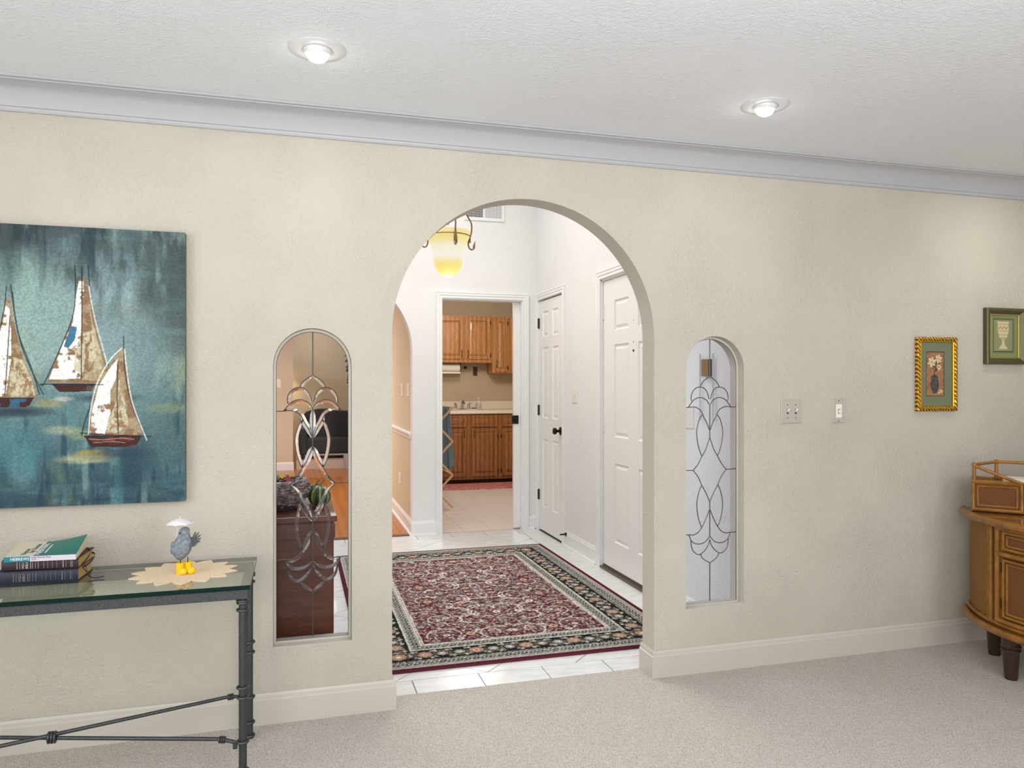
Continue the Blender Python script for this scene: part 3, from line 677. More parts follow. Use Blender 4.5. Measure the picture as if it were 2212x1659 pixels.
for (x, z, a, b), col, al in zip(BLOB, [(222, 182, 84), (196, 192, 140), (176, 186, 150), (166, 160, 92), (150, 156, 96), (170, 170, 116), (148, 160, 116), (204, 208, 190), (110, 160, 164), (126, 162, 160), (148, 184, 174), (70, 136, 142), (60, 112, 128)], [0.95, 0.7, 0.6, 0.6, 0.45, 0.5, 0.35, 0.8, 0.6, 0.35, 0.45, 0.45, 0.5]):
    r.disc(x, z, a, b, col, al, 0.34)
r.disc(-0.655, 1.243, 0.10, 0.014, (34, 56, 70), 0.6, 0.5); r.disc(-0.95, 1.196, 0.11, 0.016, (30, 44, 56), 0.7, 0.5); r.disc(-0.62, 1.045, 0.10, 0.018, (36, 60, 78), 0.6, 0.6); r.disc(-0.56, 0.99, 0.06, 0.09, (30, 58, 74), 0.55, 0.7)
jag = fbm(nx, nz, 40, 34, 51); jag2 = fbm(nx, nz, 90, 30, 61)
hard = lambda f, t, k=14: np.clip((f - t) * k, 0, 1)
for i in '213':
    r.poly(POLY['sail' + i], (150, 116, 80)); r.poly(POLY['sail' + i], (184, 162, 126), 0.8, hard(jag, 0.48))
    if i == '2': r.poly(POLY['tan2'], (180, 160, 118)); r.poly(POLY['tan2'], (206, 194, 158), 0.8, hard(jag2, 0.5))
    r.poly(POLY['white' + i], (255, 253, 248), 1, hard(jag, 0.30)); r.poly(POLY['cream' + i], (214, 206, 170), 0.9, hard(jag2, 0.40)); r.poly(POLY['cream' + i], (166, 124, 84), 0.9, hard(fbm(nx, nz, 70, 60, 90 + int(i)), 0.64))
    if i == '2': r.poly(POLY['blue2'], (62, 124, 160), 1)
    r.poly(POLY['hull' + i], (70, 34, 28)); r.poly(POLY['hull' + i], {'1': (46, 110, 150), '2': (92, 84, 56), '3': (120, 48, 40)}[i], 0.9, hard(jag, 0.52))
    h = POLY['hull' + i]; r.line([h[0], h[1]], 0.0016, (34, 24, 24))
r.line([(-0.705, 1.098), (-0.66, 1.094), (-0.60, 1.099), (-0.56, 1.094)], 0.0013, (220, 180, 160), 0.8); r.line([(-0.69, 1.084), (-0.63, 1.088), (-0.59, 1.082)], 0.001, (230, 200, 190), 0.8)
for kx, pts in LINE.items():
    c_ = (238, 240, 236) if kx[0] == 'w' else (26, 34, 34)
    r.line([(p[0], p[1]) for p in smooth_pts([(a, b, 0) for a, b in pts], 5)], 0.0019 if kx[0] == 'w' else 0.0014, c_, 0.95)
r.line([(-0.486, 0.912), (-0.480, 0.916), (-0.474, 0.910), (-0.468, 0.914), (-0.462, 0.910), (-0.456, 0.914), (-0.448, 0.911), (-0.442, 0.914)], 0.0010, (30, 40, 42), 0.7)
gy = r.c.mean(-1, keepdims=True); r.c = np.clip((gy + (r.c - gy) * 0.9) * 0.90 * (1 + (nf[..., None] - 0.5) * 0.20), 0, 1)
r.build('print', vcol('canvas_print', 0.7, 300, 0.25), lambda X, Z: (X, X * 0 - 0.0346, Z), cv)

# ---- glass console table
IRON = mat('wrought_iron', (72, 76, 80), 0.42, 0.75); v = coords(IRON)
setc(IRON, ramp(IRON, noise(IRON, v, 420, 2), [(0.3, (58, 62, 66)), (0.7, (92, 94, 96))])); bump(IRON, noise(IRON, v, 220, 2), 0.3, 0.002)
GT = thin_glass('table_glass', (238, 248, 234), 0.04)
GE = mat('glass_edge', (4, 34, 30), 0.25, spec=0.2)
TX0, TX1, TY0, TY1, TZ = -1.36, -0.14, -0.487, -0.08, 0.655
tb = thing('console_table', 'dark iron console table with a green glass top and crossed stretchers', 'table', (-0.75, -0.285, 0))
mb = MB(); mb.add([(TX0, TY0, TZ), (TX1, TY0, TZ), (TX1, TY1, TZ), (TX0, TY1, TZ)], [(0, 1, 2, 3)]); mb.cur = 1
mb.add([(x, y, z) for z in (TZ - 0.014, TZ) for x, y in ((TX0, TY0), (TX1, TY0), (TX1, TY1), (TX0, TY1))], [(0, 1, 5, 4), (1, 2, 6, 5), (2, 3, 7, 6), (3, 0, 4, 7)])
mb.build('glass_top', [GT, GE], tb)
for a in [(TX0 + .008, TX1 - .008, TY0 + .008, TY0 + .034), (TX0 + .008, TX1 - .008, TY1 - .034, TY1 - .008), (TX0 + .008, TX0 + .034, TY0 + .034, TY1 - .034), (TX1 - .034, TX1 - .008, TY0 + .034, TY1 - .034)]:
    MB().box(*a, TZ - 0.046, TZ - 0.0145).build('rail', IRON, tb, bevel=0.002)
legs = [(TX1 - 0.024, TY0 + 0.026), (TX1 - 0.024, TY1 - 0.026), (TX0 + 0.024, TY0 + 0.026), (TX0 + 0.024, TY1 - 0.026)]
def ring(mb, c, R_, r_, axis=(0, 0, 1), n=20):
    ax = Vector(axis).normalized(); u = ax.orthogonal().normalized(); w_ = ax.cross(u)
    return mb.tube([Vector(c) + (u * math.cos(t) + w_ * math.sin(t)) * R_ for t in [2 * math.pi * i / n for i in range(n)]], r_, 8, closed=True)
for lx, ly in legs:
    lg = MB().tube([(lx, ly, 0), (lx, ly, TZ - 0.046)], 0.0125, 16).build('leg', IRON, tb, smooth=True); lg['base'] = (tb.location.x, tb.location.y, 0)
    for z in (TZ - 0.055, TZ - 0.086, 0.235, 0.205, 0.148 if ly < -0.3 else 0.205, 0.055, 0.012):
        if z in (0.055, 0.012) and ly < -0.3: pass
    for z in (TZ - 0.053, TZ - 0.060, TZ - 0.083, 0.352, 0.315, 0.152, 0.060, 0.012):
        if ly < -0.3 and z in (0.352, 0.315): z = {0.352: 0.325, 0.315: 0.294}[z]
        o = ring(MB(), (lx, ly, z), 0.0162, 0.0044).build('collar', IRON, tb, smooth=True); o.parent = lg
ZS = 0.150; mid = Vector((-0.752, -0.283, ZS))
for q, (i, j) in enumerate(((0, 3), (1, 2))):
    dz = 0.006 if q else -0.004; pts = []
    for lx, ly in (legs[i], legs[j]):
        e = Vector((lx, ly, ZS + dz)); d = (mid - e); d.z = 0; d.normalize(); pts.append(e + d * 0.014)
    a, b = pts
    p = [a, a + (b - a) * 0.04 + Vector((0, 0, 0.010)), a + (b - a) * 0.06 + Vector((0, 0, 0.012)), b + (a - b) * 0.06 + Vector((0, 0, 0.012)), b + (a - b) * 0.04 + Vector((0, 0, 0.010)), b]
    MB().tube(p, 0.0062, 10).build('stretcher', IRON, tb, smooth=True)
    dv = (b - a).normalized()
    for e, s in ((a, 1), (b, -1)):
        m_ = MB()
        for kk in range(3): ring(m_, e + dv * s * (0.045 + 0.007 * kk) + Vector((0, 0, 0.010)), 0.0085, 0.0032, dv, 14)
        m_.build('coil', IRON, tb, smooth=True, kind=None)
        MB().box(e.x + dv.x * s * 0.010 - 0.007, e.x + dv.x * s * 0.010 + 0.007, e.y - 0.006, e.y + 0.006, e.z - 0.016, e.z + 0.004).build('lug', IRON, tb)
mb = MB()
for kk in range(-1, 2): ring(mb, mid + Vector((kk * 0.0088, 0, 0.010)), 0.0155, 0.0042, (1, 0.05, 0), 18)
mb.build('coil', IRON, tb, smooth=True)

# ---- books
PAGES = mat('gilt_pages', (196, 160, 100), 0.5); n_, l_, p_ = nt(PAGES); bump(PAGES, wave(PAGES, coords(PAGES, (1, 1, 300)), 2.0, 0.5, 'Z'), 0.2, 0.001)
PAGEW = mat('white_pages', (226, 214, 186), 0.8)
def text_on(parent, s, size, m, o, ax, ay, width=None): return text('lettering', s, size, m, frame4(o, ax, ay), parent, 0.00025, width)
def bible(name, label, x0, x1, y0, y1, z0, z1, cov, ink, rz, gilt):
    bk = thing(name, label, 'book', ((x0 + x1) / 2, (y0 + y1) / 2, z0)); cx_, cy_ = bk.location.x, bk.location.y
    def t_(mb): mb.v = [(cx_ + (a - cx_) * math.cos(rz) - (b - cy_) * math.sin(rz), cy_ + (a - cx_) * math.sin(rz) + (b - cy_) * math.cos(rz), c) for a, b, c in mb.v]; return mb
    h = z1 - z0; rr = h / 2
    mb = MB().prism([(y0 + 0.010, z0), (y1, z0), (y1 + 0.001, z0 + 0.0028), (y0 + 0.010, z0 + 0.0028), (y0 + 0.0045, z0 + 0.006), (y0 + 0.003, z0 + rr), (y0 + 0.0045, z1 - 0.006), (y0 + 0.010, z1 - 0.0028), (y1 + 0.001, z1 - 0.0028), (y1, z1), (y0 + 0.010, z1), (y0 + 0.004, z1 - 0.002), (y0 + 0.001, z1 - 0.007), (y0, z0 + rr), (y0 + 0.001, z0 + 0.007), (y0 + 0.004, z0 + 0.002)], [], yz(0), x0, x1)
    t_(mb).build('cover', cov, bk, smooth=True)
    t_(MB().box(x0 + 0.003, x1 - 0.003, y0 + 0.006, y1 - 0.003, z0 + 0.0027, z1 - 0.0027)).build('pages', PAGES, bk)
    ax = (math.cos(rz), math.sin(rz), 0)
    def P3(a, c): v_ = Vector((a - cx_, y0 - 0.0004 - cy_, 0)); return (cx_ + v_.x * math.cos(rz) - v_.y * math.sin(rz), cy_ + v_.x * math.sin(rz) + v_.y * math.cos(rz), c)
    zc = (z0 + z1) / 2; H2 = h * 0.62
    w_ = x1 - x0
    # titles run across the spine, as on the photo: two short words stacked sideways, gilt bands between
    for f_, s, sz in gilt:
        if s == '|':
            mb = MB(); xa = x0 + w_ * f_; mb.box(xa, xa + sz, y0 - 0.0006, y0 + 0.0016, zc - H2 / 2, zc + H2 / 2); t_(mb).build('gilt_band', ink, bk)
        else:
            xa = x0 + w_ * f_; n = max(1, len(s)); o_ = text('lettering', s, sz, ink, frame4(P3(xa, zc - H2 / 2), (0, 0, 1), (-ax[0], -ax[1], 0)), bk, 0.0003, H2 * (0.95 if n > 3 else 0.6))
    # ribbon marker out of the right end
    return bk
INKS = mat('silver_ink', (206, 196, 190), 0.4, 0.3); INKD = mat('muted_ink', (150, 132, 130), 0.5, 0.2)
NAVY = mat('navy_leather', (20, 30, 50), 0.5); bump(NAVY, noise(NAVY, coords(NAVY), 300, 2), 0.3, 0.001)
BURG = mat('burgundy_leather', (46, 24, 30), 0.48); bump(BURG, noise(BURG, coords(BURG), 300, 2), 0.3, 0.001)
G1 = [(0.20, '|', 0.0012), (0.235, '|', 0.0008), (0.295, 'HOLY', 0.0105), (0.345, 'BIBLE', 0.0105), (0.375, '|', 0.0012), (0.40, '|', 0.0008), (0.44, '|', 0.0006), (0.475, '|', 0.0009), (0.55, '|', 0.0005), (0.60, '|', 0.0005), (0.66, '|', 0.0005), (0.72, '|', 0.0005), (0.80, '|', 0.0016), (0.84, '|', 0.0006), (0.905, '|', 0.0010), (0.925, '|', 0.0006)]
b1 = bible('book', 'thick navy bible at the bottom of the stack on the glass table', -0.905, -0.674, -0.282, -0.128, TZ + 0.0005, TZ + 0.044, NAVY, INKD, R(-2.5), G1)
b2 = bible('book', 'burgundy bible in the middle of the book stack', -0.888, -0.668, -0.292, -0.135, TZ + 0.0445, TZ + 0.080, BURG, INKS, R(-4), G1)
b3 = thing('book', 'thin green and cream paperback curling up on top of the stack', 'book', (-0.775, -0.21, TZ + 0.08))
TEAL = mat('teal_cover', (0, 120, 110), 0.4); CREAM = mat('cream_cover', (232, 218, 192), 0.35, coat=0.2); SPW = mat('lilac_spine', (206, 196, 206), 0.4); BLUE = mat('blue_spine', (16, 118, 134), 0.4); WHT = mat('white_ink', (238, 240, 236), 0.5); TI = mat('teal_ink', (30, 92, 84), 0.5); PUR = mat('violet_ink', (96, 84, 120), 0.5)
c3 = [(-0.876, -0.318), (-0.672, -0.330), (-0.690, -0.118), (-0.900, -0.078)]
def cov(u, v_, top=True):
    a = Vector(c3[0]).lerp(Vector(c3[1]), u); b = Vector(c3[3]).lerp(Vector(c3[2]), u); p = a.lerp(b, v_)
    lift = (0.016 * max(0, u - 0.45) ** 1.5 * 2.2 + 0.012 * max(0, 0.4 - u) * 1.0) * v_ ** 1.4 + (0.010 * u * u) * v_
    return (p.x, p.y, TZ + 0.0805 + (0.0165 if top else 0.0) + (lift if top else 0.0))
def patch(u0, u1, off, nu=14, nv=10):
    mb = MB(); vs = []
    for j in range(nv + 1):
        for i in range(nu + 1): x, y, z = cov(u0 + (u1 - u0) * i / nu, j / nv); vs.append((x, y, z + off))
    fs = [(j * (nu + 1) + i, j * (nu + 1) + i + 1, (j + 1) * (nu + 1) + i + 1, (j + 1) * (nu + 1) + i) for j in range(nv) for i in range(nu)]
    return mb.add(vs, fs)
rings = []
for uu in [i / 14 for i in range(15)]:
    rings.append([(*cov(uu, vv_)[:2], cov(uu, vv_)[2] - 0.0004) for vv_ in (0.01, 0.25, 0.5, 0.75, 1.0)] + [cov(uu, 1.0, False), cov(uu, 0.01, False)])
MB().loft(rings).build('pages', PAGEW, b3)
patch(0, 0.40, 0.0).build('cover_cream', CREAM, b3, smooth=True); patch(0.40, 1.0, 0.0).build('cover_teal', TEAL, b3, smooth=True)
for u0, u1, m_, nm in ((0, 0.36, BLUE, 'spine_label'), (0.36, 1, SPW, 'spine')):
    a, b = cov(u0, 0), cov(u1, 0); a0, b0 = cov(u0, 0, False), cov(u1, 0, False)
    MB().add([a0, b0, b, a], [(0, 1, 2, 3)]).build(nm, m_, b3)
ax3 = Vector((c3[1][0] - c3[0][0], c3[1][1] - c3[0][1], 0)).normalized(); a = cov(0.09, 0)
text_on(b3, 'HEBREWS', 0.013, WHT, (a[0], a[1] - 0.0006, TZ + 0.085), ax3, (0, 0, 1), 0.052)
a = cov(0.375, 0); text_on(b3, 'Study Verse by Verse', 0.0075, PUR, (a[0], a[1] - 0.0006, TZ + 0.0905), ax3, (0, 0, 1), 0.056)
text_on(b3, 'with Dr.', 0.005, PUR, (a[0], a[1] - 0.0006, TZ + 0.0845), ax3, (0, 0, 1), 0.018)
ay3 = Vector((c3[3][0] - c3[0][0], c3[3][1] - c3[0][1], 0)).normalized()
for uu, vv_, s, sz, m_, wd in ((0.27, 0.10, 'Verse', 0.021, TI, 0.085), (0.355, 0.22, 'by Verse', 0.021, TI, 0.13), (0.485, 0.05, 'Hebrews', 0.030, WHT, 0.165), (0.545, 0.16, 'Study Verse by Verse', 0.010, WHT, 0.12)):
    a = cov(uu, vv_); e = cov(uu, min(1, vv_ + wd / 0.24)); axx = Vector(e) - Vector(a)
    text_on(b3, s, sz, m_, (a[0], a[1], a[2] + 0.0012), axx, (-1, 0, 0.0) if True else 0, wd)
RIB = mat('ribbon_brown', (50, 30, 18), 0.5); RIBB = mat('ribbon_black', (26, 22, 26), 0.5)
def ribbon(pts, m_, w_=0.003):
    P_ = smooth_pts(pts, 5); return MB().loft([[p + Vector((0, 0.0, w_)), p - Vector((0, 0, w_)), p - Vector((0.0008, 0, w_)), p + Vector((-0.0008, 0, w_))] for p in P_])
ribbon([(-0.672, -0.20, .742), (-0.660, -0.21, .738), (-0.652, -0.25, .732), (-0.655, -0.285, .722), (-0.664, -0.300, .710)], RIB).build('ribbon', RIB, b2)
ribbon([(-0.672, -0.16, .722), (-0.655, -0.17, .718), (-0.648, -0.22, .712), (-0.654, -0.27, .704), (-0.664, -0.285, .700)], RIB).build('ribbon', RIB, b2)
ribbon([(-0.674, -0.24, .688), (-0.664, -0.24, .676), (-0.650, -0.262, .664), (-0.630, -0.268, .659), (-0.606, -0.262, .661)], RIBB, 0.002).build('ribbon', RIBB, b1)
ribbon([(-0.666, -0.25, .700), (-0.658, -0.262, .692), (-0.652, -0.268, .676), (-0.648, -0.262, .668)], RIB, 0.002).build('ribbon', RIB, b1)

# ---- crocheted doily
DO = mat('crochet_cotton', (240, 214, 182), 0.9); vv_ = coords(DO)
n_, l_, p_ = nt(DO); vo = n_.new('ShaderNodeTexVoronoi'); vo.inputs['Scale'].default_value = 190; l_.new(vv_, vo.inputs['Vector'])
setc(DO, ramp(DO, vo.outputs['Distance'], [(0.0, (186, 160, 126)), (0.28, (240, 214, 182)), (1, (246, 222, 192))])); bump(DO, vo.outputs['Distance'], 0.7, 0.002)
dc = (-0.362, -0.258); pts = []
for i in range(168):
    t = 2 * math.pi * i / 168; ph = (t * 14 / (2 * math.pi)) % 1.0; lobe = 1 - abs(2 * ph - 1); pts.append((dc[0] + (0.128 + 0.044 * lobe ** 0.75) * math.cos(t + 0.06), dc[1] + (0.128 + 0.044 * lobe ** 0.75) * math.sin(t + 0.06) * 1.0))
dl = MB().prism(pts, [], lambda a, b, d: (a, b, d), TZ + 0.0004, TZ + 0.0026)
tag(dl.build('doily', DO), 'cream crocheted doily with pointed edge under the bird figurine', 'doily')

# ---- bird figurine with yellow boots and a paper umbrella
BZ = TZ + 0.0027; bd = thing('bird_figurine', 'small grey-blue bird figurine in yellow boots under a tiny white umbrella', 'figurine', (-0.357, -0.285, BZ), R(-12))
FE = mat('feather_grey', (132, 142, 150), 0.8); v = coords(FE); setc(FE, ramp(FE, noise(FE, v, 90, 3), [(0.3, (96, 112, 130)), (0.55, (134, 142, 148)), (0.75, (166, 166, 162))])); bump(FE, noise(FE, coords(FE, (1, 1, 0.5)), 260, 2), 0.8, 0.004)
FW = mat('wing_grey', (104, 112, 112), 0.8); bump(FW, wave(FW, coords(FW), 60, 1, 'X'), 0.4, 0.002)
YEL = mat('yellow_boots', (246, 196, 16), 0.25, coat=0.4); PAP = mat('paper_white', (232, 226, 228), 0.6)
prof = [(0.004, 0.045), (0.012, 0.050), (0.022, 0.060), (0.029, 0.075), (0.031, 0.090), (0.0285, 0.106), (0.023, 0.120), (0.0185, 0.131), (0.0175, 0.140), (0.0155, 0.148), (0.010, 0.154), (0.0, 0.157)]
mb = MB().lathe(prof, (0, 0, 0), 24); mb.v = [(x * 1.0 + (z - 0.09) * 0.14 - 0.010, y * 0.95, z) for x, y, z in mb.v]; mb.build('body', FE, bd, smooth=True, local=True)
mb = MB().sphere((0.020, 0.010, 0.104), 0.014, 12, (1.2, 0.35, 1.2))
for q, (a, L) in enumerate(((12, .034), (26, .041), (40, .046), (53, .048), (65, .044))):
    c, s = math.cos(R(a)), math.sin(R(a)); bx, bz = 0.012, 0.098
    mb.tube([(bx, 0.008, bz), (bx + c * L * .5, 0.012, bz + s * L * .5), (bx + c * L * .85, 0.012, bz + s * L * .85), (bx + c * L, 0.012, bz + s * L)], [0.009, 0.0092, 0.0080, 0.002], 8, flat=0.35)
mb.build('wing', FW, bd, smooth=True, local=True)
mb = MB().sphere((-0.030, -0.012, 0.092), 0.017, 14, (0.85, 0.5, 1.15)); mb.tube([(-0.034, -0.010, 0.085), (-0.040, -0.004, 0.072), (-0.034, 0.0, 0.062)], [0.010, 0.008, 0.002], 8, flat=0.5); mb.build('wing', FE, bd, smooth=True, local=True)
MB().tube([(-0.020, 0.012, 0.064), (-0.040, 0.022, 0.064), (-0.058, 0.03, 0.066)], [0.006, 0.005, 0.001], 8, flat=0.35).build('tail', FE, bd, smooth=True, local=True)
for lx, ly in ((-0.014, -0.004), (0.007, 0.004)):
    MB().tube([(lx, ly, 0.030), (lx, ly, 0.055)], 0.0014, 6).build('leg', BLACKM, bd, local=True)
for bx, by in ((-0.014, -0.008), (0.009, 0.004)):
    mb = MB().lathe([(0.0, 0), (0.0105, 0.0), (0.0115, 0.004), (0.0105, 0.018), (0.011, 0.027), (0.0125, 0.030), (0.0125, 0.033), (0.010, 0.034), (0.009, 0.028)], (bx, by, 0), 16)
    mb.sphere((bx + 0.011, by - 0.008, 0.0095), 0.0125, 14, (1.0, 1.0, 0.85)); mb.sphere((bx + 0.006, by - 0.004, 0.010), 0.0125, 14, (1, 1, 0.85)); mb.v = [(bx + (a - bx) * 1.12, by + (b - by) * 1.12, c * 1.16) for a, b, c in mb.v]; mb.build('boot', YEL, bd, smooth=True, local=True)
mb = MB(); n = 8; rings = []
for rr, zz in ((0.0005, 0.186), (0.014, 0.183), (0.028, 0.1785), (0.040, 0.172), (0.045, 0.1685)):
    rings.append([((rr * (1 - (0.10 * (rr / 0.045) ** 2 if i % 4 else 0))) * math.cos(2 * math.pi * i / 32) - 0.018, (rr * (1 - (0.10 * (rr / 0.045) ** 2 if i % 4 else 0))) * math.sin(2 * math.pi * i / 32), zz - 0.0018 * (rr / 0.045) * (1 if i % 4 == 0 else 0)) for i in range(32)])
mb.loft(rings, caps=False); cn = mb.build('umbrella_canopy', PAP, bd, local=True)
sm = cn.modifiers.new('thickness', 'SOLIDIFY'); sm.thickness = 0.0006
MB().sphere((-0.018, 0, 0.190), 0.0036, 10).build('umbrella_tip', mat('bead', (214, 198, 178), 0.4), bd, local=True, smooth=True)
MB().tube([(-0.018, 0, 0.187), (-0.024, -0.006, 0.15), (-0.026, -0.012, 0.105)], 0.0010, 6).build('umbrella_pole', PAP, bd, local=True)
MB().sphere((-0.012, -0.016, 0.138), 0.0018, 8).build('eye', BLACKM, bd, local=True, smooth=True)

# ---- switches on the beige wall
def plate(name, label, x0, x1, z0, z1, m, group=None, y=-0.0):
    p = thing(name, label, 'light switch', ((x0 + x1) / 2, y, (z0 + z1) / 2), group=group)
    MB().loft([[(x0, y, z0), (x1, y, z0), (x1, y, z1), (x0, y, z1)], [(x0, y - 0.003, z0), (x1, y - 0.003, z0), (x1, y - 0.003, z1), (x0, y - 0.003, z1)], [(x0 + .003, y - 0.006, z0 + .003), (x1 - .003, y - 0.006, z0 + .003), (x1 - .003, y - 0.006, z1 - .003), (x0 + .003, y - 0.006, z1 - .003)]]).build('plate', m, p)
    return p
p = plate('switch_plate', 'double toggle switch plate on the beige wall right of the niche', 2.160, 2.270, 1.110, 1.221, GREYM); zc = 1.1655
for x, up in ((2.194, 1), (2.238, 0)):
    MB().box(x - 0.005, x + 0.005, -0.0065, -0.005, zc - 0.012, zc + 0.012).build('slot', mat('slot_dark', (60, 50, 40), 0.7), p)
    MB().loft([[(x - .004, -.006, zc - .004), (x + .004, -.006, zc - .004), (x + .004, -.006, zc + .008), (x - .004, -.006, zc + .008)], [(x - .0035, -.017, zc + .006), (x + .0035, -.017, zc + .006), (x + .0035, -.015, zc + .013), (x - .0035, -.015, zc + .013)]]).build('toggle', WHITEP, p)
    for z in (zc - 0.030, zc + 0.030): MB().lathe([(0, 0), (.0028, 0), (.002, -.0012), (0, -.0014)], (x, -0.006, z), 10, 'y').build('screw', BRONZE, p)
p = plate('switch_plate', 'single dimmer switch plate further right on the beige wall', 2.442, 2.511, 1.109, 1.222, GREYM); x = 2.4765
MB().box(x - 0.016, x + 0.016, -0.0085, -0.005, zc - 0.032, zc + 0.032).build('insert', WHITEP, p, bevel=0.001)
MB().box(x - 0.005, x + 0.005, -0.0125, -0.008, zc - 0.010, zc + 0.006).build('slider', WHITEP, p, bevel=0.001)
MB().box(x - 0.007, x + 0.007, -0.009, -0.0083, zc - 0.013, zc + 0.009).build('slot', mat('slot_grey', (120, 112, 100), 0.7), p)
for z in (zc - 0.048, zc + 0.048): MB().lathe([(0, 0), (.0028, 0), (.002, -.0012), (0, -.0014)], (x, -0.006, z), 10, 'y').build('screw', BRONZE, p)

# ---- framed prints
GOLD = mat('gold_frame', (202, 148, 34), 0.34, 0.65); v = coords(GOLD, (1, 1, 1), (0, R(40), 0)); gw = wave(GOLD, v, 24, 3, 'X', 2, 2)
setc(GOLD, ramp(GOLD, gw, [(0.2, (118, 76, 18)), (0.6, (204, 152, 38)), (0.9, (236, 190, 80))])); bump(GOLD, gw, 0.8, 0.004)
GOLDT = mat('antique_gold', (178, 156, 84), 0.4, 0.5)
GOLDP = mat('gold_plain', (206, 156, 32), 0.3, 0.7)
GREENF = mat('dark_green_frame', (84, 82, 52), 0.35, 0.3); GLASSF = thin_glass('picture_glass', (250, 252, 250), 0.05)
def framed(name, label, x0, x1, z0, z1, prof, m, lip, inner, r_, art):
    """prof: (inward offset, forward height)"""
    f = thing(name, label, 'picture', ((x0 + x1) / 2, -0.002, z0))
    path = [(x0, z0), (x1, z0), (x1, z1), (x0, z1)]
    MB().sweep(path, prof, lambda a, b, h: (a, -0.002 - h, b), closed=True, side=1).build('frame', m, f)
    MB().sweep([(x0 + inner[0], z0 + inner[0]), (x1 - inner[0], z0 + inner[0]), (x1 - inner[0], z1 - inner[0]), (x0 + inner[0], z1 - inner[0])], [(0, 0.006), (0, inner[1]), (0.0035, inner[1] + 0.001), (0.006, inner[1] - 0.003), (0.006, 0.006)], lambda a, b, h: (a, -0.002 - h, b), closed=True).build('inner_lip', lip, f)
    r_.build('print', vcol('framed_print', 0.6), lambda X, Z: (X, X * 0 - 0.0085, Z), f)
    q = inner[0] + 0.003; MB().add([(x0 + q, -0.0115, z0 + q), (x1 - q, -0.0115, z0 + q), (x1 - q, -0.0115, z1 - q), (x0 + q, -0.0115, z1 - q)], [(0, 1, 2, 3)]).build('glazing', GLASSF, f)
    MB().box(x0 + 0.01, x1 - 0.01, -0.0075, -0.002, z0 + 0.01, z1 - 0.01).build('backing', mat('backing', (90, 80, 60), 0.8), f)
    return f
x0, x1, z0, z1 = 2.925, 3.170, 1.160, 1.525
r_ = Raster(x0 + .015, x1 - .015, z0 + .015, z1 - .015, 0.0012, (136, 142, 116))
aX0, aX1, aZ0, aZ1 = 2.990, 3.096, 1.236, 1.451
nn = fbm(r_.nx, r_.nz, 20, 30, 3); r_.c *= (1 + (nn[..., None] - .5) * .12)
r_.poly([(x0 + .032, z0 + .032), (x1 - .032, z0 + .032), (x1 - .032, z1 - .032), (x0 + .032, z1 - .032)], (150, 154, 126)); r_.poly([(x0 + .034, z0 + .034), (x1 - .034, z0 + .034), (x1 - .034, z1 - .034), (x0 + .034, z1 - .034)], (134, 140, 114))
r_.poly([(aX0 - .003, aZ0 - .003), (aX1 + .003, aZ0 - .003), (aX1 + .003, aZ1 + .003), (aX0 - .003, aZ1 + .003)], (48, 36, 24)); r_.poly([(aX0, aZ0), (aX1, aZ0), (aX1, aZ1), (aX0, aZ1)], (190, 134, 98)); r_.poly([(aX0, aZ0), (aX1, aZ0), (aX1, aZ1), (aX0, aZ1)], (160, 102, 84), .8, hard(nn, .5, 6)); r_.poly([(aX0, aZ0), (aX1, aZ0), (aX1, aZ0 + .03), (aX0, aZ0 + .03)], (192, 136, 88), .8)
for a in [(3.040, 1.290, .026, .040), (3.040, 1.325, .021, .014), (3.040, 1.262, .018, .016)]: r_.disc(*a, (86, 82, 78))
for q in range(30): r_.disc(3.04 + rng.normal(0, .013), 1.292 + rng.normal(0, .022), .004, .0025, [(122, 118, 110), (58, 52, 52)][q % 2], .8)
r_.line([(3.04, 1.33), (3.036, 1.35), (3.046, 1.375), (3.05, 1.40)], .0018, (52, 40, 36)); r_.line([(3.046, 1.37), (3.03, 1.39)], .0014, (52, 40, 36)); r_.line([(3.045, 1.365), (3.065, 1.372)], .0014, (52, 40, 36))
for fx, fz, s in ((3.022, 1.402, 1.0), (3.064, 1.418, .85), (3.066, 1.376, .6)):
    for q in range(6): t = q * math.pi / 3 + .3; r_.disc(fx + .013 * s * math.cos(t), fz + .014 * s * math.sin(t), .013 * s, .0075 * s, (236, 212, 168) if q % 2 else (246, 228, 190), 1, 0, t)
    r_.disc(fx, fz, .004 * s, .004 * s, (188, 140, 70))
for q in range(8): r_.disc(3.04 + rng.normal(0, .022), 1.37 + rng.normal(0, .014), .005, .003, (70, 44, 52), .7)
for fx, fz in ((3.075, 1.262), (3.083, 1.255), (3.068, 1.25)): r_.disc(fx, fz, .009, .004, (238, 218, 180), 1, 0, .4)
framed('picture_frame', 'small ornate gold frame with a print of white flowers in a vase', x0, x1, z0, z1, [(0, 0), (0, 0.018), (0.004, 0.021), (0.012, 0.023), (0.019, 0.017), (0.021, 0.006), (0.021, 0)], GOLD, GOLDP, (0.019, 0.017), r_, None)
x0, x1, z0, z1 = 3.352, 3.605, 1.394, 1.680
r_ = Raster(x0 + .02, x1 - .02, z0 + .02, z1 - .02, 0.0012, (160, 160, 108)); nn = fbm(r_.nx, r_.nz, 20, 24, 5)
aX0, aX1, aZ0, aZ1 = 3.414, 3.536, 1.461, 1.622
r_.poly([(x0 + .055, z0 + .055), (aX1 + .014, z0 + .055), (aX1 + .014, z1 - .05), (x0 + .055, z1 - .045)], (128, 142, 104))
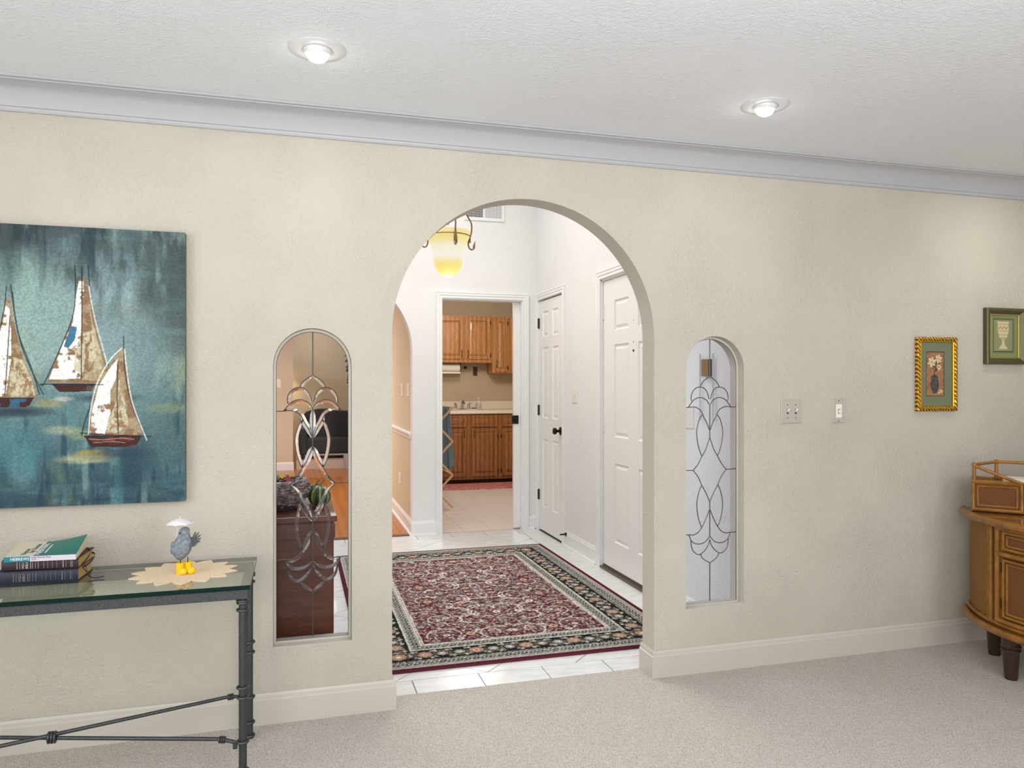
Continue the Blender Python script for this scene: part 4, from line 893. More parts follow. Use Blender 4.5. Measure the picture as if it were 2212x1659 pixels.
r_.poly([(aX0 - .003, aZ0 - .003), (aX1 + .003, aZ0 - .003), (aX1 + .003, aZ1 + .003), (aX0 - .003, aZ1 + .003)], (40, 36, 24)); r_.poly([(aX0, aZ0), (aX1, aZ0), (aX1, aZ1), (aX0, aZ1)], (166, 166, 122)); r_.poly([(aX0, aZ0), (aX1, aZ0), (aX1, aZ1), (aX0, aZ1)], (170, 166, 118), .7, hard(nn, .5, 5))
ux = (aX0 + aX1) / 2; UR = (242, 224, 176); UD = (150, 126, 84)
for dz_, w1 in ((.148, .040), (.142, .036)): r_.poly([(ux - w1, aZ0 + dz_ - .003), (ux + w1, aZ0 + dz_ - .003), (ux + w1, aZ0 + dz_ + .003), (ux - w1, aZ0 + dz_ + .003)], UD if w1 > .038 else UR)
pr = [(0.005, .030), (.014, .024), (.024, .014), (.034, .009), (.044, .007), (.050, .010), (.058, .020), (.066, .028), (.074, .027), (.080, .031), (.095, .035), (.112, .037), (.128, .034), (.140, .036), (.146, .042)]
r_.poly([(ux - w1, aZ0 + .006 + h) for h, w1 in pr] + [(ux + w1, aZ0 + .006 + h) for h, w1 in pr[::-1]], UR)
for h in (.062, .078, .098, .132): r_.line([(ux - .03, aZ0 + .006 + h), (ux + .03, aZ0 + .006 + h)], .0010, UD, .8)
for q in range(-5, 6): r_.line([(ux + q * .005, aZ0 + .068), (ux + q * .0035, aZ0 + .056)], .0008, UD, .8)
for q in range(-6, 7): r_.disc(ux + q * .0052, aZ0 + .120 + .005 * math.sin(q * 1.3), .0028, .004, UD, .6)
fr = framed('picture_frame', 'dark green and gold frame with a print of a stone urn', x0, x1, z0, z1, [(0, 0), (0, 0.022), (0.004, 0.026), (0.014, 0.028), (0.030, 0.014), (0.034, 0.006), (0.034, 0)], GREENF, GOLDT, (0.031, 0.014), r_, None)

# ---- wicker demilune cabinet in the corner
WICK = mat('wicker', (150, 96, 40), 0.5); v = coords(WICK); a_ = wave(WICK, v, 52, 1.5, 'Z', 1); n_, l_, p_ = nt(WICK)
vx = coords(WICK, (1, 1, 1), (0, 0, 0)); b_ = wave(WICK, vx, 46, 1.5, 'X', 1); cmb = mth(WICK, 'MULTIPLY', a_, b_)
setc(WICK, ramp(WICK, mth(WICK, 'ADD', mth(WICK, 'MULTIPLY', cmb, 0.4), mth(WICK, 'MULTIPLY', noise(WICK, v, 200, 3), 0.6)), [(0.15, (108, 68, 18)), (0.4, (138, 92, 28)), (0.75, (162, 114, 42))])); bump(WICK, cmb, 0.6, 0.003)
WICKD = mat('dark_woven_cane', (120, 72, 40), 0.55); v = coords(WICKD, (1, 1, 1), (0, R(45), 0)); a_ = wave(WICKD, v, 72, 0.8, 'Z', 1); b_ = wave(WICKD, v, 72, 0.8, 'X', 1); cmb = mth(WICKD, 'MULTIPLY', a_, b_)
setc(WICKD, ramp(WICKD, cmb, [(0.1, (94, 50, 20)), (0.5, (138, 84, 38)), (0.85, (182, 126, 70))])); bump(WICKD, cmb, 0.7, 0.003)
RAT = mat('rattan_pole', (178, 116, 42), 0.35, coat=0.3); v = coords(RAT); setc(RAT, ramp(RAT, noise(RAT, v, 16, 4, 0.6), [(0.3, (116, 72, 18)), (0.65, (156, 104, 34))]))
RATD = mat('rattan_groove', (58, 30, 12), 0.5)
TOPG = mat('cabinet_top', (132, 84, 40), 0.12, coat=0.6)
DLEG = mat('dark_turned_wood', (52, 32, 22), 0.35, coat=0.3)
cb = thing('wicker_cabinet', 'half-round honey wicker cabinet on dark turned legs', 'cabinet', (3.51, -0.42, 0), R(-45))
CA, CB2 = 0.58, 0.50
def el(t, k=1.0, off=0.0): 
    x, y = CB2 * k * math.cos(t), -CA * k * math.sin(t); nx_, ny_ = math.cos(t) / CB2, -math.sin(t) / CA; L = math.hypot(nx_, ny_); return x + nx_ / L * off, y + ny_ / L * off
def elpts(t0, t1, n, k=1.0, off=0.0, z=0): return [(*el(t0 + (t1 - t0) * i / n, k, off), z) for i in range(n + 1)]
KB = 0.945
mb = MB().prism([p[:2] for p in elpts(0, math.pi, 48, 1)], [], lambda a, b, d: (a, b, d), 0.668, 0.692); mb.build('top', TOPG, cb, local=True)
MB().tube(elpts(0, math.pi, 60, 1, 0.0, 0.6765), 0.0185, 12).build('rim', RAT, cb, smooth=True, local=True)
MB().prism([p[:2] for p in elpts(0, math.pi, 48, KB)], [], lambda a, b, d: (a, b, d), 0.2, 0.668).build('body', WICK, cb, smooth=True, local=True)
MB().tube(elpts(0, math.pi, 60, 0.985, 0.0, 0.196), 0.017, 12).build('base_rim', RAT, cb, smooth=True, local=True)
MB().tube(elpts(0, math.pi, 60, KB, 0.006, 0.226), 0.009, 10).build('base_bead', RAT, cb, smooth=True, local=True)
MB().prism([p[:2] for p in elpts(0, math.pi, 48, 0.97)], [], lambda a, b, d: (a, b, d), 0.186, 0.204).build('bottom', RAT, cb, smooth=True, local=True)
def curved_panel(t0, t1, z0, z1, off, m_, name, parent, n=10):
    P0 = elpts(t0, t1, n, KB, off); mb = MB().loft([[(x, y, z0) for x, y, _ in P0], [(x, y, z1) for x, y, _ in P0]], closed=False); return mb.build(name, m_, parent, smooth=True, local=True)
def bead(t0, t1, z0, z1, off, r0, parent, m_=None, n=10, name='moulding'):
    mb = MB(); mb.tube(elpts(t0, t1, n, KB, off, z0), r0, 8).tube(elpts(t0, t1, n, KB, off, z1), r0, 8)
    for t in (t0, t1): x, y = el(t, KB, off); mb.tube([(x, y, z0), (x, y, z1)], r0, 8)
    return mb.build(name, m_ or RAT, parent, smooth=True, local=True)
def pole(t, r0, z0=0.225, z1=0.667, off=0.004, m_=None):
    x, y = el(t, KB, off); MB().tube([(x, y, z0), (x, y, z1)], r0, 10).build('stile', m_ or RAT, cb, smooth=True, local=True)
TS0, TS1, TS2, TD0 = 2.62, 2.58, 2.50, 2.44
for sgn in (1, -1):
    mt = (lambda t: t) if sgn == 1 else (lambda t: math.pi - t)
    ta, tb_, tc, td = mt(TS1), mt(TS2), mt(TD0), mt(math.pi / 2 + 0.03)
    pole(ta, 0.0105); pole(tb_, 0.012); pole(mt(TS0), 0.006)
    pole(mt((TS1 + TS2) / 2), 0.005, m_=RATD, off=0.0)
    lo, hi = min(tc, td), max(tc, td)
    for nm, za, zb in (('drawer', 0.560, 0.645), ('door', 0.262, 0.522)):
        dr = curved_panel(lo, hi, za - 0.004, zb + 0.004, 0.004, RATD, nm, cb)
        for o_ in [curved_panel(lo + 0.01, hi - 0.01, za, zb, 0.0055, WICKD, 'cane_panel', cb), bead(lo + 0.018, hi - 0.018, za + 0.006, zb - 0.006, 0.008, 0.0062, cb), bead(lo + 0.052, hi - 0.052, za + 0.022, zb - 0.022, 0.007, 0.0048, cb)]: o_.parent = dr
        if nm == 'door':
            for z in (0.30, 0.46):
                x, y = el(tc + (0.004 if sgn == 1 else -0.004), KB, 0.010); h_ = MB().tube([(x, y, z), (x, y, z + 0.045)], 0.0035, 8).build('hinge', BRONZE, cb, local=True); h_.parent = dr
    for zr in (0.541, 0.655, 0.245): MB().tube(elpts(min(tb_, td), max(tb_, td), 14, KB, 0.008, zr), 0.0108, 10).build('rail', RAT, cb, smooth=True, local=True)
    for lx, ly in ((-0.335 * sgn, -0.375), (-0.375 * sgn, -0.055)):
        MB().lathe([(0, 0), (0.025, 0), (0.0265, 0.01), (0.033, 0.118), (0.034, 0.122), (0.0385, 0.126), (0.0385, 0.134), (0.034, 0.137), (0.039, 0.142), (0.040, 0.150), (0.035, 0.156), (0.036, 0.17), (0.038, 0.19), (0, 0.19)], (lx, ly, 0), 20).build('leg', DLEG, cb, smooth=True, local=True)

# tray box standing on the cabinet
tr = thing('rattan_tray_box', 'rattan box with woven panels and a pole handrail standing on the cabinet', 'tray', (3.062, -0.197, 0.6955), math.atan2(-0.154, 0.121) + R(3))
MB().box(0.004, 0.62, 0.004, 0.178, 0.002, 0.010).build('floor_board', TOPG, tr, local=True)
MB().box(0.0, 0.62, 0.170, 0.180, 0.0, 0.140).box(0.0, 0.008, 0.0, 0.172, 0.0, 0.140).box(0.612, 0.62, 0.0, 0.172, 0.0, 0.140).box(0.0, 0.62, 0.008, 0.014, 0, 0.140).box(0.0, 0.62, 0.008, 0.172, 0.118, 0.136).build('body', WICK, tr, local=True)
for q in range(3):
    xa = 0.002 + q * 0.206; xb = xa + 0.202
    pn = MB().box(xa, xb, 0.003, 0.009, 0.004, 0.140).build('side_panel', WICKD, tr, local=True)
    for d_, rr, nm in ((0.006, 0.0075, 'moulding'), (0.024, 0.0045, 'moulding')):
        ps = [(xa + d_, 0.003, 0.004 + d_), (xb - d_, 0.003, 0.004 + d_), (xb - d_, 0.003, 0.142 - d_), (xa + d_, 0.003, 0.142 - d_)]
        mb = MB()
        for i in range(4): mb.tube([ps[i - 1], ps[i]], rr, 8)
        mb.build(nm, RAT, pn, smooth=True, local=True)
mb = MB().tube([(0, 0.0, 0.141), (0.62, 0.0, 0.141)], 0.006, 8).tube([(0, 0.0, 0.141), (0, 0.176, 0.141)], 0.006, 8).tube([(0, 0.176, 0.141), (0.62, 0.176, 0.141)], 0.006, 8); mb.build('top_edge', RAT, tr, smooth=True, local=True)
for px_, py_, h in ((0.012, 0.004, 0.218), (0.10, 0.168, 0.222), (0.52, 0.168, 0.222), (0.608, 0.004, 0.218)):
    MB().tube([(px_, py_, 0.14), (px_, py_, h)], 0.0085, 10).sphere((px_, py_, h), 0.0115, 12).build('post', RAT, tr, smooth=True, local=True)
for a, b in (((0.012, 0.004, 0.218), (0.10, 0.168, 0.222)), ((0.10, 0.168, 0.222), (0.52, 0.168, 0.222)), ((0.52, 0.168, 0.222), (0.608, 0.004, 0.218)), ((0.012, 0.0, 0.213), (0.192, -0.002, 0.142)), ((0.608, 0.0, 0.213), (0.43, -0.002, 0.142))):
    MB().tube([a, b], 0.0078, 10).build('handrail', RAT, tr, smooth=True, local=True)
dish = thing('paper_stack', 'white papers lying in the rattan box', 'paper', (3.062, -0.197, 0.6955), tr.rotation_euler.z)
for q in range(5): MB().box(0.125 + 0.003 * (q % 2), 0.50 + 0.004 * (q % 3), 0.03, 0.155, 0.137 + 0.004 * q, 0.1405 + 0.004 * q).build('sheet', mat('paper_cream', (236, 226, 208), 0.7), dish, local=True)

# ================================================================= FOYER THINGS
# ---- oriental rug
RX0, RX1, RY0, RY1 = 0.285, 1.89, 0.352, 2.74
rg = thing('oriental_rug', 'burgundy oriental rug with black floral border on the foyer tiles', 'rug', ((RX0 + RX1) / 2, (RY0 + RY1) / 2, 0))
W_, L_2 = (RX1 - RX0) / 2, (RY1 - RY0) / 2
r = Raster(-W_, W_, -L_2, L_2, 0.0035, (90, 25, 40))
Xg, Yg = np.meshgrid(r.x, r.z); dm = np.minimum(W_ - np.abs(Xg), L_2 - np.abs(Yg))
IV, BK, BU, PE, GR, SA = (212, 212, 202), (26, 25, 29), (84, 25, 40), (166, 136, 114), (118, 126, 118), (156, 153, 147)
def band(a, b, col): m = ((dm >= a) & (dm < b)).astype(float); r.c = r.c * (1 - m[..., None]) + np.array(col) / 255 * m[..., None]
band(0, 0.026, BU); band(0.026, 0.031, IV); band(0.031, 0.100, SA); band(0.100, 0.106, BK); band(0.106, 0.112, IV); band(0.112, 0.240, BK); band(0.240, 0.246, IV); band(0.246, 0.304, SA); band(0.304, 0.309, IV); band(0.309, 0.315, BU); band(0.315, 0.320, IV)
def flower(x, y, s, petal, heart, n=6, ph=0.0, rim=None):
    if rim: r.disc(x, y, s * 1.25, s * 1.25, rim)
    for q in range(n):
        t = ph + 2 * math.pi * q / n; r.disc(x + s * .58 * math.cos(t), y + s * .58 * math.sin(t), s * .46, s * .34, petal, 1, 0, t)
    r.disc(x, y, s * .34, s * .34, heart)
def sym(fn, x, y, *a):
    for sx in (1, -1):
        for sy in (1, -1): fn(sx * x, sy * y, *a)
# field: scattered flowers, leaves and curling vines, mirrored in four quarters
fw, fl_ = W_ - 0.325, L_2 - 0.325
rr = random.Random(5)
for q in range(44):
    x, y = rr.uniform(0.0, fw), rr.uniform(0.0, fl_); R0 = rr.uniform(0.05, 0.12); a0 = rr.uniform(0, 6.28); sg = rr.choice((1, -1)); tt = [a0 + sg * k * 0.28 for k in range(15)]
    pts = [(x + R0 * (1 - k * 0.035) * math.cos(t), y + R0 * (1 - k * 0.035) * math.sin(t)) for k, t in enumerate(tt)]
    for sx in (1, -1):
        for sy in (1, -1):
            pp = [(min(max(sx * a, -fw), fw), min(max(sy * b, -fl_), fl_)) for a, b in pts]; r.line(pp, 0.0022, (176, 170, 156), .9)
def leaf(x, y, s, t, col): r.disc(x, y, s, s * .45, col, 1, 0, t)
VINES_LATER = True
for q in range(3000):
    x, y = rr.uniform(-0.02, fw - 0.004), rr.uniform(-0.02, fl_ - 0.004); t = rr.uniform(0, 3.14); s = rr.uniform(0.005, 0.012); col = rr.choice([IV, IV, SA, SA, GR, GR, (52, 46, 50), (60, 54, 56), (150, 92, 66), (186, 176, 158), (150, 120, 124), (88, 96, 88), (98, 30, 44), (98, 30, 44)])
    for sx in (1, -1):
        for sy in (1, -1): leaf(sx * x, sy * y, s, t * sx * sy, col)
cells = []
for i in range(9):
    for j in range(12):
        if (i + j) % 2: continue
        cells.append((i * fw / 8.2 + rr.uniform(-.012, .012), j * fl_ / 11.3 + rr.uniform(-.012, .012)))
for x, y in cells:
    if x > fw - 0.02 or y > fl_ - 0.02: continue
    s = rr.uniform(0.016, 0.027); c_ = rr.choice([(SA, GR), (IV, (100, 50, 56)), (SA, BK), ((190, 166, 140), (130, 70, 60)), (GR, SA), ((150, 148, 140), BK)])
    for sx in (1, -1):
        for sy in (1, -1): flower(sx * x, sy * y, s, c_[0], c_[1], 6 + (s > .022) * 2, .3, (84, 34, 48) if s > .02 else None)
# borders
def along(inner, step, fn):
    hx, hy = W_ - inner, L_2 - inner; nx_, ny_ = max(2, round(2 * hx / step)), max(2, round(2 * hy / step)); k = 0
    for i in range(nx_): 
        for s in (1, -1): fn(-hx + 2 * hx * (i + .5) / nx_, s * hy, 0, i)
    for i in range(ny_):
        for s in (1, -1): fn(s * hx, -hy + 2 * hy * (i + .5) / ny_, 1, i)
def main_b(x, y, o, i):
    if i % 3 == 1: flower(x, y, 0.036, PE, (206, 180, 160), 8, 0, (58, 52, 50)); flower(x, y, .018, (200, 164, 140), (140, 84, 76), 6)
    else: flower(x, y, 0.028, SA if i % 2 else (150, 140, 132), (120, 70, 80), 7, .2); flower(x, y, .013, IV, GR, 5)
    for q in (-1, 1):
        a, b = (x + q * .030, y + .042 * ((-1) ** i)) if o == 0 else (x + .042 * ((-1) ** i), y + q * .030); flower(a, b, .011, IV, PE, 5)
        a, b = (x + q * .036, y - .036 * ((-1) ** i)) if o == 0 else (x - .036 * ((-1) ** i), y + q * .036); leaf(a, b, .014, .7 * q, GR); leaf(a, b + .012, .010, -.7 * q, (176, 166, 140))
def vine(x, y, o, i):
    pts = [((x - .05 + .01 * k, y + .040 * math.sin(math.pi * k / 10) * ((-1) ** i)) if o == 0 else (x + .040 * math.sin(math.pi * k / 10) * ((-1) ** i), y - .05 + .01 * k)) for k in range(11)]; r.line(pts, .0022, (188, 180, 150), .9)
along(0.176, 0.084, vine); along(0.176, 0.084, main_b)
def guard(x, y, o, i):
    flower(x, y, .017, BK if i % 2 else (60, 62, 60), IV, 5, .5)
    for q in (-1, 1):
        a, b = (x + q * .017, y + .014 * q) if o == 0 else (x + .014 * q, y + q * .017); leaf(a, b, .009, .8, (82, 88, 82)); a, b = (x + q * .013, y - .016 * q) if o == 0 else (x - .016 * q, y + q * .013); leaf(a, b, .006, -.6, (226, 224, 214))
along(0.072, 0.040, guard); along(0.275, 0.040, guard)
for sx in (1, -1):
    for sy in (1, -1): flower(sx * (W_ - .176), sy * (L_2 - .176), .04, PE, IV, 8, 0, (58, 52, 50))
for q in range(16):
    x, y = rr.uniform(0.02, fw - .05), rr.uniform(0.02, fl_ - .05); R0 = rr.uniform(0.07, 0.12); a0 = rr.uniform(0, 6.28); sg = rr.choice((1, -1))
    pts = [(x + R0 * (1 - k * 0.03) * math.cos(a0 + sg * k * .26), y + R0 * (1 - k * 0.03) * math.sin(a0 + sg * k * .26)) for k in range(14)]
    for sx in (1, -1):
        for sy in (1, -1): r.line([(min(max(sx * a, -fw), fw), min(max(sy * b, -fl_), fl_)) for a, b in pts], 0.0030, (222, 218, 206), 1)
# woven irregularity: knots swap with their neighbours
jx = rng.integers(-1, 2, r.c.shape[:2]); jy = rng.integers(-1, 2, r.c.shape[:2]); ii, jj = np.indices(r.c.shape[:2]); sh = r.c[np.clip(ii + jy, 0, r.nz - 1), np.clip(jj + jx, 0, r.nx - 1)]
far = ((dm > 0.032) & (rng.random(dm.shape) < 0.4))[..., None]; r.c = np.where(far, sh, r.c)
spk = vnoise(r.nx, r.nz, r.nx // 2, r.nz // 2, 44); r.c = np.clip(r.c * (0.86 + 0.26 * spk[..., None]), 0, 1)
RUGM = vcol('rug_pile', 0.95, 260, 0.6, 0.1)
r.build('pile', RUGM, lambda X, Y: (X + (RX0 + RX1) / 2, Y + (RY0 + RY1) / 2, X * 0 + 0.0105), rg)
MB().box(RX0, RX1, RY0, RY1, 0.0005, 0.010).build('binding', mat('rug_edge', (92, 28, 40), 0.9), rg)

# ---- pendant lamp
PB = mat('aged_brass', (132, 108, 78), 0.4, 0.6); PG = mat('pewter_arm', (128, 122, 110), 0.4, 0.7)
px0, py0 = 1.032, 2.218
pl = thing('pendant_lamp', 'lit bell-shaped amber glass pendant lamp with curled metal arms', 'lamp', (px0, py0, 3.6))
SH = bpy.data.materials.new('lit_alabaster_glass'); SH.use_nodes = True; n_, l_, p_ = nt(SH)
p_.inputs['Base Color'].default_value = srgb(120, 108, 70); p_.inputs['Roughness'].default_value = 0.5
tc = n_.new('ShaderNodeTexCoord'); sp = n_.new('ShaderNodeSeparateXYZ'); l_.new(tc.outputs['Object'], sp.inputs[0])
rp = n_.new('ShaderNodeValToRGB'); e = rp.color_ramp.elements; mr = n_.new('ShaderNodeMapRange'); mr.inputs['From Min'].default_value = -1.56; mr.inputs['From Max'].default_value = -1.22; l_.new(sp.outputs['Z'], mr.inputs['Value']); l_.new(mr.outputs[0], rp.inputs['Fac'])
stops = [(0.0, (255, 226, 96)), (0.28, (255, 240, 140)), (0.45, (255, 255, 250)), (0.62, (255, 255, 235)), (0.8, (255, 238, 150)), (1.0, (255, 236, 176))]
while len(e) < len(stops): e.new(0.5)
for i, (a, c_) in enumerate(stops): e[i].position = a; e[i].color = srgb(*c_)
l_.new(rp.outputs['Color'], p_.inputs['Emission Color']); p_.inputs['Emission Strength'].default_value = 0.85
prof = [(0.0, 2.046), (0.020, 2.048), (0.040, 2.057), (0.060, 2.075), (0.078, 2.098), (0.092, 2.122), (0.103, 2.154), (0.111, 2.200), (0.118, 2.248), (0.130, 2.291), (0.144, 2.317), (0.150, 2.330), (0.154, 2.352), (0.156, 2.372), (0.150, 2.372), (0.147, 2.340), (0.130, 2.305)]
MB().lathe([(a, b) for a, b in prof], (px0, py0, 0), 40).build('shade', SH, pl, smooth=True)
ring(MB(), (px0, py0, 2.337), 0.154, 0.004, (0, 0, 1), 48).build('band', PB, pl, smooth=True)
MB().tube([(px0, py0, 2.75), (px0, py0, 3.58)], 0.006, 8).lathe([(0, 3.56), (0.06, 3.575), (0.065, 3.6), (0, 3.6)], (px0, py0, 0), 24).build('stem', PB, pl, smooth=True)
MB().tube([(px0, py0, 2.42), (px0, py0, 2.76)], 0.005, 8).sphere((px0, py0, 2.76), 0.03, 16).build('hub', PB, pl, smooth=True)
cth, sth = math.cos(R(16.05)), math.sin(R(16.05))
for q, ad in enumerate((18, -68, 198, 112)):
    a = R(ad); ux_, uy_ = math.cos(a) * cth + math.sin(a) * sth, -math.cos(a) * sth + math.sin(a) * cth
    arm = [(0.02, 2.74), (0.08, 2.62), (0.135, 2.50), (0.165, 2.45), (0.172, 2.41), (0.166, 2.36), (0.152, 2.325), (0.146, 2.300), (0.150, 2.272), (0.164, 2.254), (0.180, 2.256), (0.188, 2.264)]
    pts = smooth_pts([(px0 + ux_ * b, py0 + uy_ * b, z) for b, z in arm], 3)
    ao = MB().tube(pts, 0.0058, 8).build('arm', PG if q % 2 else PB, pl, smooth=True)
    bx, by = px0 + ux_ * 0.188, py0 + uy_ * 0.188
    MB().tube([(bx, by, 2.258), (bx, by, 2.272), (bx + ux_ * .003, by + uy_ * .003, 2.290), (bx + ux_ * .010, by + uy_ * .010, 2.318)], [0.005, 0.009, 0.007, 0.001], 8).build('leaf', PB, pl, smooth=True)
    bx, by = px0 + ux_ * 0.162, py0 + uy_ * 0.162
    m_ = MB(); w3 = Vector((-uy_, ux_, 0)) * 0.011; 
    for dzq, wq in ((0, 1),): m_.add([(bx - w3.x, by - w3.y, 2.300), (bx + w3.x, by + w3.y, 2.300), (bx + w3.x * .9, by + w3.y * .9, 2.335), (bx + w3.x * .5, by + w3.y * .5, 2.368), (bx, by, 2.352), (bx - w3.x * .8, by - w3.y * .8, 2.34)], [(0, 1, 2, 3, 4, 5)])
    lf = m_.build('leaf', mat('leaf_brass', (158, 116, 66), 0.45, 0.4), pl); sm = lf.modifiers.new('thickness', 'SOLIDIFY'); sm.thickness = 0.006
l = bpy.data.lights.new('pendant_bulb', 'POINT'); l.energy = 9; l.shadow_soft_size = 0.12; l.color = (1, 0.86, 0.62)
o = bpy.data.objects.new('pendant_bulb', l); COL.objects.link(o); o.parent = pl; o.location = (0, 0, -1.62)

# ---- air vent high on the back wall
vt = thing('air_vent', 'white metal air vent high on the foyer back wall', 'vent', (1.59, BY, 2.86))
mb = MB().prism([(1.409, 2.728), (1.769, 2.728), (1.769, 3.02), (1.409, 3.02)], [[(1.437, 2.756), (1.576, 2.756), (1.576, 2.992), (1.437, 2.992)], [(1.590, 2.756), (1.745, 2.756), (1.745, 2.992), (1.590, 2.992)]], xz(BY - 0.010), 0, 0.010); mb.build('frame', TRIMW, vt)
MB().box(1.43, 1.75, BY - 0.0015, BY - 0.0005, 2.75, 3.0).build('duct', mat('duct_dark', (70, 72, 80), 0.8), vt)
for xa, xb, ang, nm in ((1.437, 1.576, 50, 14), (1.590, 1.745, -50, 16)):
    for q in range(nm):
        x = xa + (xb - xa) * (q + .5) / nm; c_, s_ = math.cos(R(ang)) * 0.0045, math.sin(R(ang)) * 0.0045
        MB().add([(x - c_, BY - 0.007 - s_, 2.756), (x + c_, BY - 0.007 + s_, 2.756), (x + c_, BY - 0.007 + s_, 2.992), (x - c_, BY - 0.007 - s_, 2.992)], [(0, 1, 2, 3)]).build('louvre', TRIMW, vt)
mb = MB()
for z in np.arange(2.775, 2.99, 0.018): mb.box(1.437, 1.745, BY - 0.0045, BY - 0.003, z, z + 0.0025)
mb.build('crossbar', TRIMW, vt)

# ---- fittings on the right foyer wall
def plate_x(name, label, y0, y1, z0, z1, m_, cat='light switch', X=FX, sgn=-1, tog=2, group=None):
    p = thing(name, label, cat, (X, (y0 + y1) / 2, (z0 + z1) / 2), group=group); a, b = X, X + sgn * 0.004; c_ = X + sgn * 0.006
    q = lambda x, d: [(x, y0 + d, z0 + d), (x, y1 - d, z0 + d), (x, y1 - d, z1 - d), (x, y0 + d, z1 - d)]
    MB().loft([q(a, 0), q(b, 0), q(c_, .003)]).build('plate', m_, p)
    yc, zc_ = (y0 + y1) / 2, (z0 + z1) / 2
    for k in range(tog):
        yy = yc + (k - (tog - 1) / 2) * 0.046
        MB().box(min(c_, c_ + sgn * .010), max(c_, c_ + sgn * .010), yy - .004, yy + .004, zc_ - .002, zc_ + .010).build('toggle', WHITEP, p)
    return p
plate_x('switch_plate', 'double switch plate on the white wall beside the closet door', 2.392, 2.505, 1.148, 1.268, WHITEP)
plate_x('switch_plate', 'white blank wall plate seen at the left edge of the right niche window', 0.640, 0.755, 1.050, 1.175, WHITEP, tog=0, cat='wall plate')
ds = thing('door_stop', 'black rigid door stop on the baseboard beside the closet door', 'door stop', (2.062, 2.615, 0.10))
MB().lathe([(0, 0), (0.016, 0), (0.016, -0.005), (0.007, -0.008), (0.005, -0.055), (0, -0.055)], (2.062, 2.615, 0.10), 14, 'x').build('rod', BLACKM, ds, smooth=True)
MB().lathe([(0, 0), (0.007, 0), (0.007, -0.014), (0, -0.016)], (2.007, 2.615, 0.10), 12, 'x').build('rubber_tip', mat('rubber_white', (222, 220, 214), 0.6), ds, smooth=True)
ch = thing('door_chime', 'brown door chime between two long pale tubes behind the right niche window', 'door chime', (FX, 0.49, 1.38))
CHB = mat('chime_bronze', (176, 138, 92), 0.5, 0.1)
MB().box(FX - 0.020, FX, 0.452, 0.530, 1.334, 1.424).build('box', mat('chime_box', (108, 84, 60), 0.5), ch, bevel=0.003)
mb = MB()
for q in range(16): mb.box(FX - 0.023, FX - 0.019, 0.457, 0.526, 1.3365 + q * 0.0054, 1.3395 + q * 0.0054)
mb.build('grille', CHB, ch)
for y in (0.556, 0.427): MB().tube([(FX - 0.012, y, 1.10), (FX - 0.012, y, 1.452)], 0.0045, 8).build('chime_tube', mat('tube_pale', (206, 208, 214), 0.6, 0.0), ch, smooth=True)

# ================================================================= KITCHEN
def cab_door(parent, x0, x1, z0, z1, y, m_, name='door', handle=None, hinge=None, s=0.048):
    d = MB().box(x0, x1, y - 0.012, y, z0, z1)
    d.prism([(x0, z0), (x1, z0), (x1, z1), (x0, z1)], [[(x0 + s, z0 + s), (x1 - s, z0 + s), (x1 - s, z1 - s), (x0 + s, z1 - s)]], xz(y - 0.020), 0, 0.0081)
    d = d.build(name, m_, parent, bevel=0.002)
    q = lambda k, h: [(x0 + s + k, y - h, z0 + s + k), (x1 - s - k, y - h, z0 + s + k), (x1 - s - k, y - h, z1 - s - k), (x0 + s + k, y - h, z1 - s - k)]
    if x1 - x0 > 0.13 and z1 - z0 > 0.13:
        MB().loft([q(0.004, 0.0125), q(0.006, 0.0135), q(0.028, 0.0195)]).build('raised_panel', m_, d).location = (0, 0, 0)
        MB().prism([(x0 + s, z0 + s), (x1 - s, z0 + s), (x1 - s, z1 - s), (x0 + s, z1 - s)], [[(x0 + s + .004, z0 + s + .004), (x1 - s - .004, z0 + s + .004), (x1 - s - .004, z1 - s - .004), (x0 + s + .004, z1 - s - .004)]], xz(y - 0.0128), 0, 0.0004).build('groove', RATD, d)
    if handle:
        hx, hz = handle; MB().tube([(hx, y - 0.020, hz - .045), (hx, y - 0.034, hz - .030), (hx, y - 0.036, hz), (hx, y - 0.034, hz + .030), (hx, y - 0.020, hz + .045)], [.008, .005, .004, .005, .008], 8).build('handle', BRONZE, d, smooth=True)
    if hinge:
        for hz in hinge[1:]: MB().box(hinge[0] - .006, hinge[0] + .006, y - 0.024, y - 0.002, hz - .025, hz + .025).build('hinge', BRONZE, d)
    for c_ in d.children: pass
    return d
UY = 6.8
def upper(label, x0, x1, z0, doors, group='oak wall cabinets above the sink'):
    c_ = thing('wall_cabinet', label, 'cabinet', ((x0 + x1) / 2, UY, z0), group=group)
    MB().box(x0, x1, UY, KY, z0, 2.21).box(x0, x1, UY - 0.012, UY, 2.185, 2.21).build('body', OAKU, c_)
    for d in doors: cab_door(c_, *d[:4], UY, OAKU, 'door', d[4], d[5])
upper('wide oak wall cabinet with two raised-panel doors over the sink', 1.62, 2.54, 1.585, [(1.80, 2.144, 1.632, 2.186, (2.118, 1.70), None), (2.176, 2.508, 1.632, 2.192, (2.205, 1.70), (2.513, 1.69, 2.12))])
upper('narrow tall oak wall cabinet hanging lower beside the wide one', 2.54, 2.775, 1.447, [(2.579, 2.747, 1.464, 2.184, (2.60, 1.57), (2.752, 1.52, 2.12))])
upper('oak wall cabinet at the right edge of the kitchen doorway', 2.775, 3.30, 1.447, [(2.800, 3.16, 1.464, 2.190, (2.825, 1.57), None)])
LY = 6.495
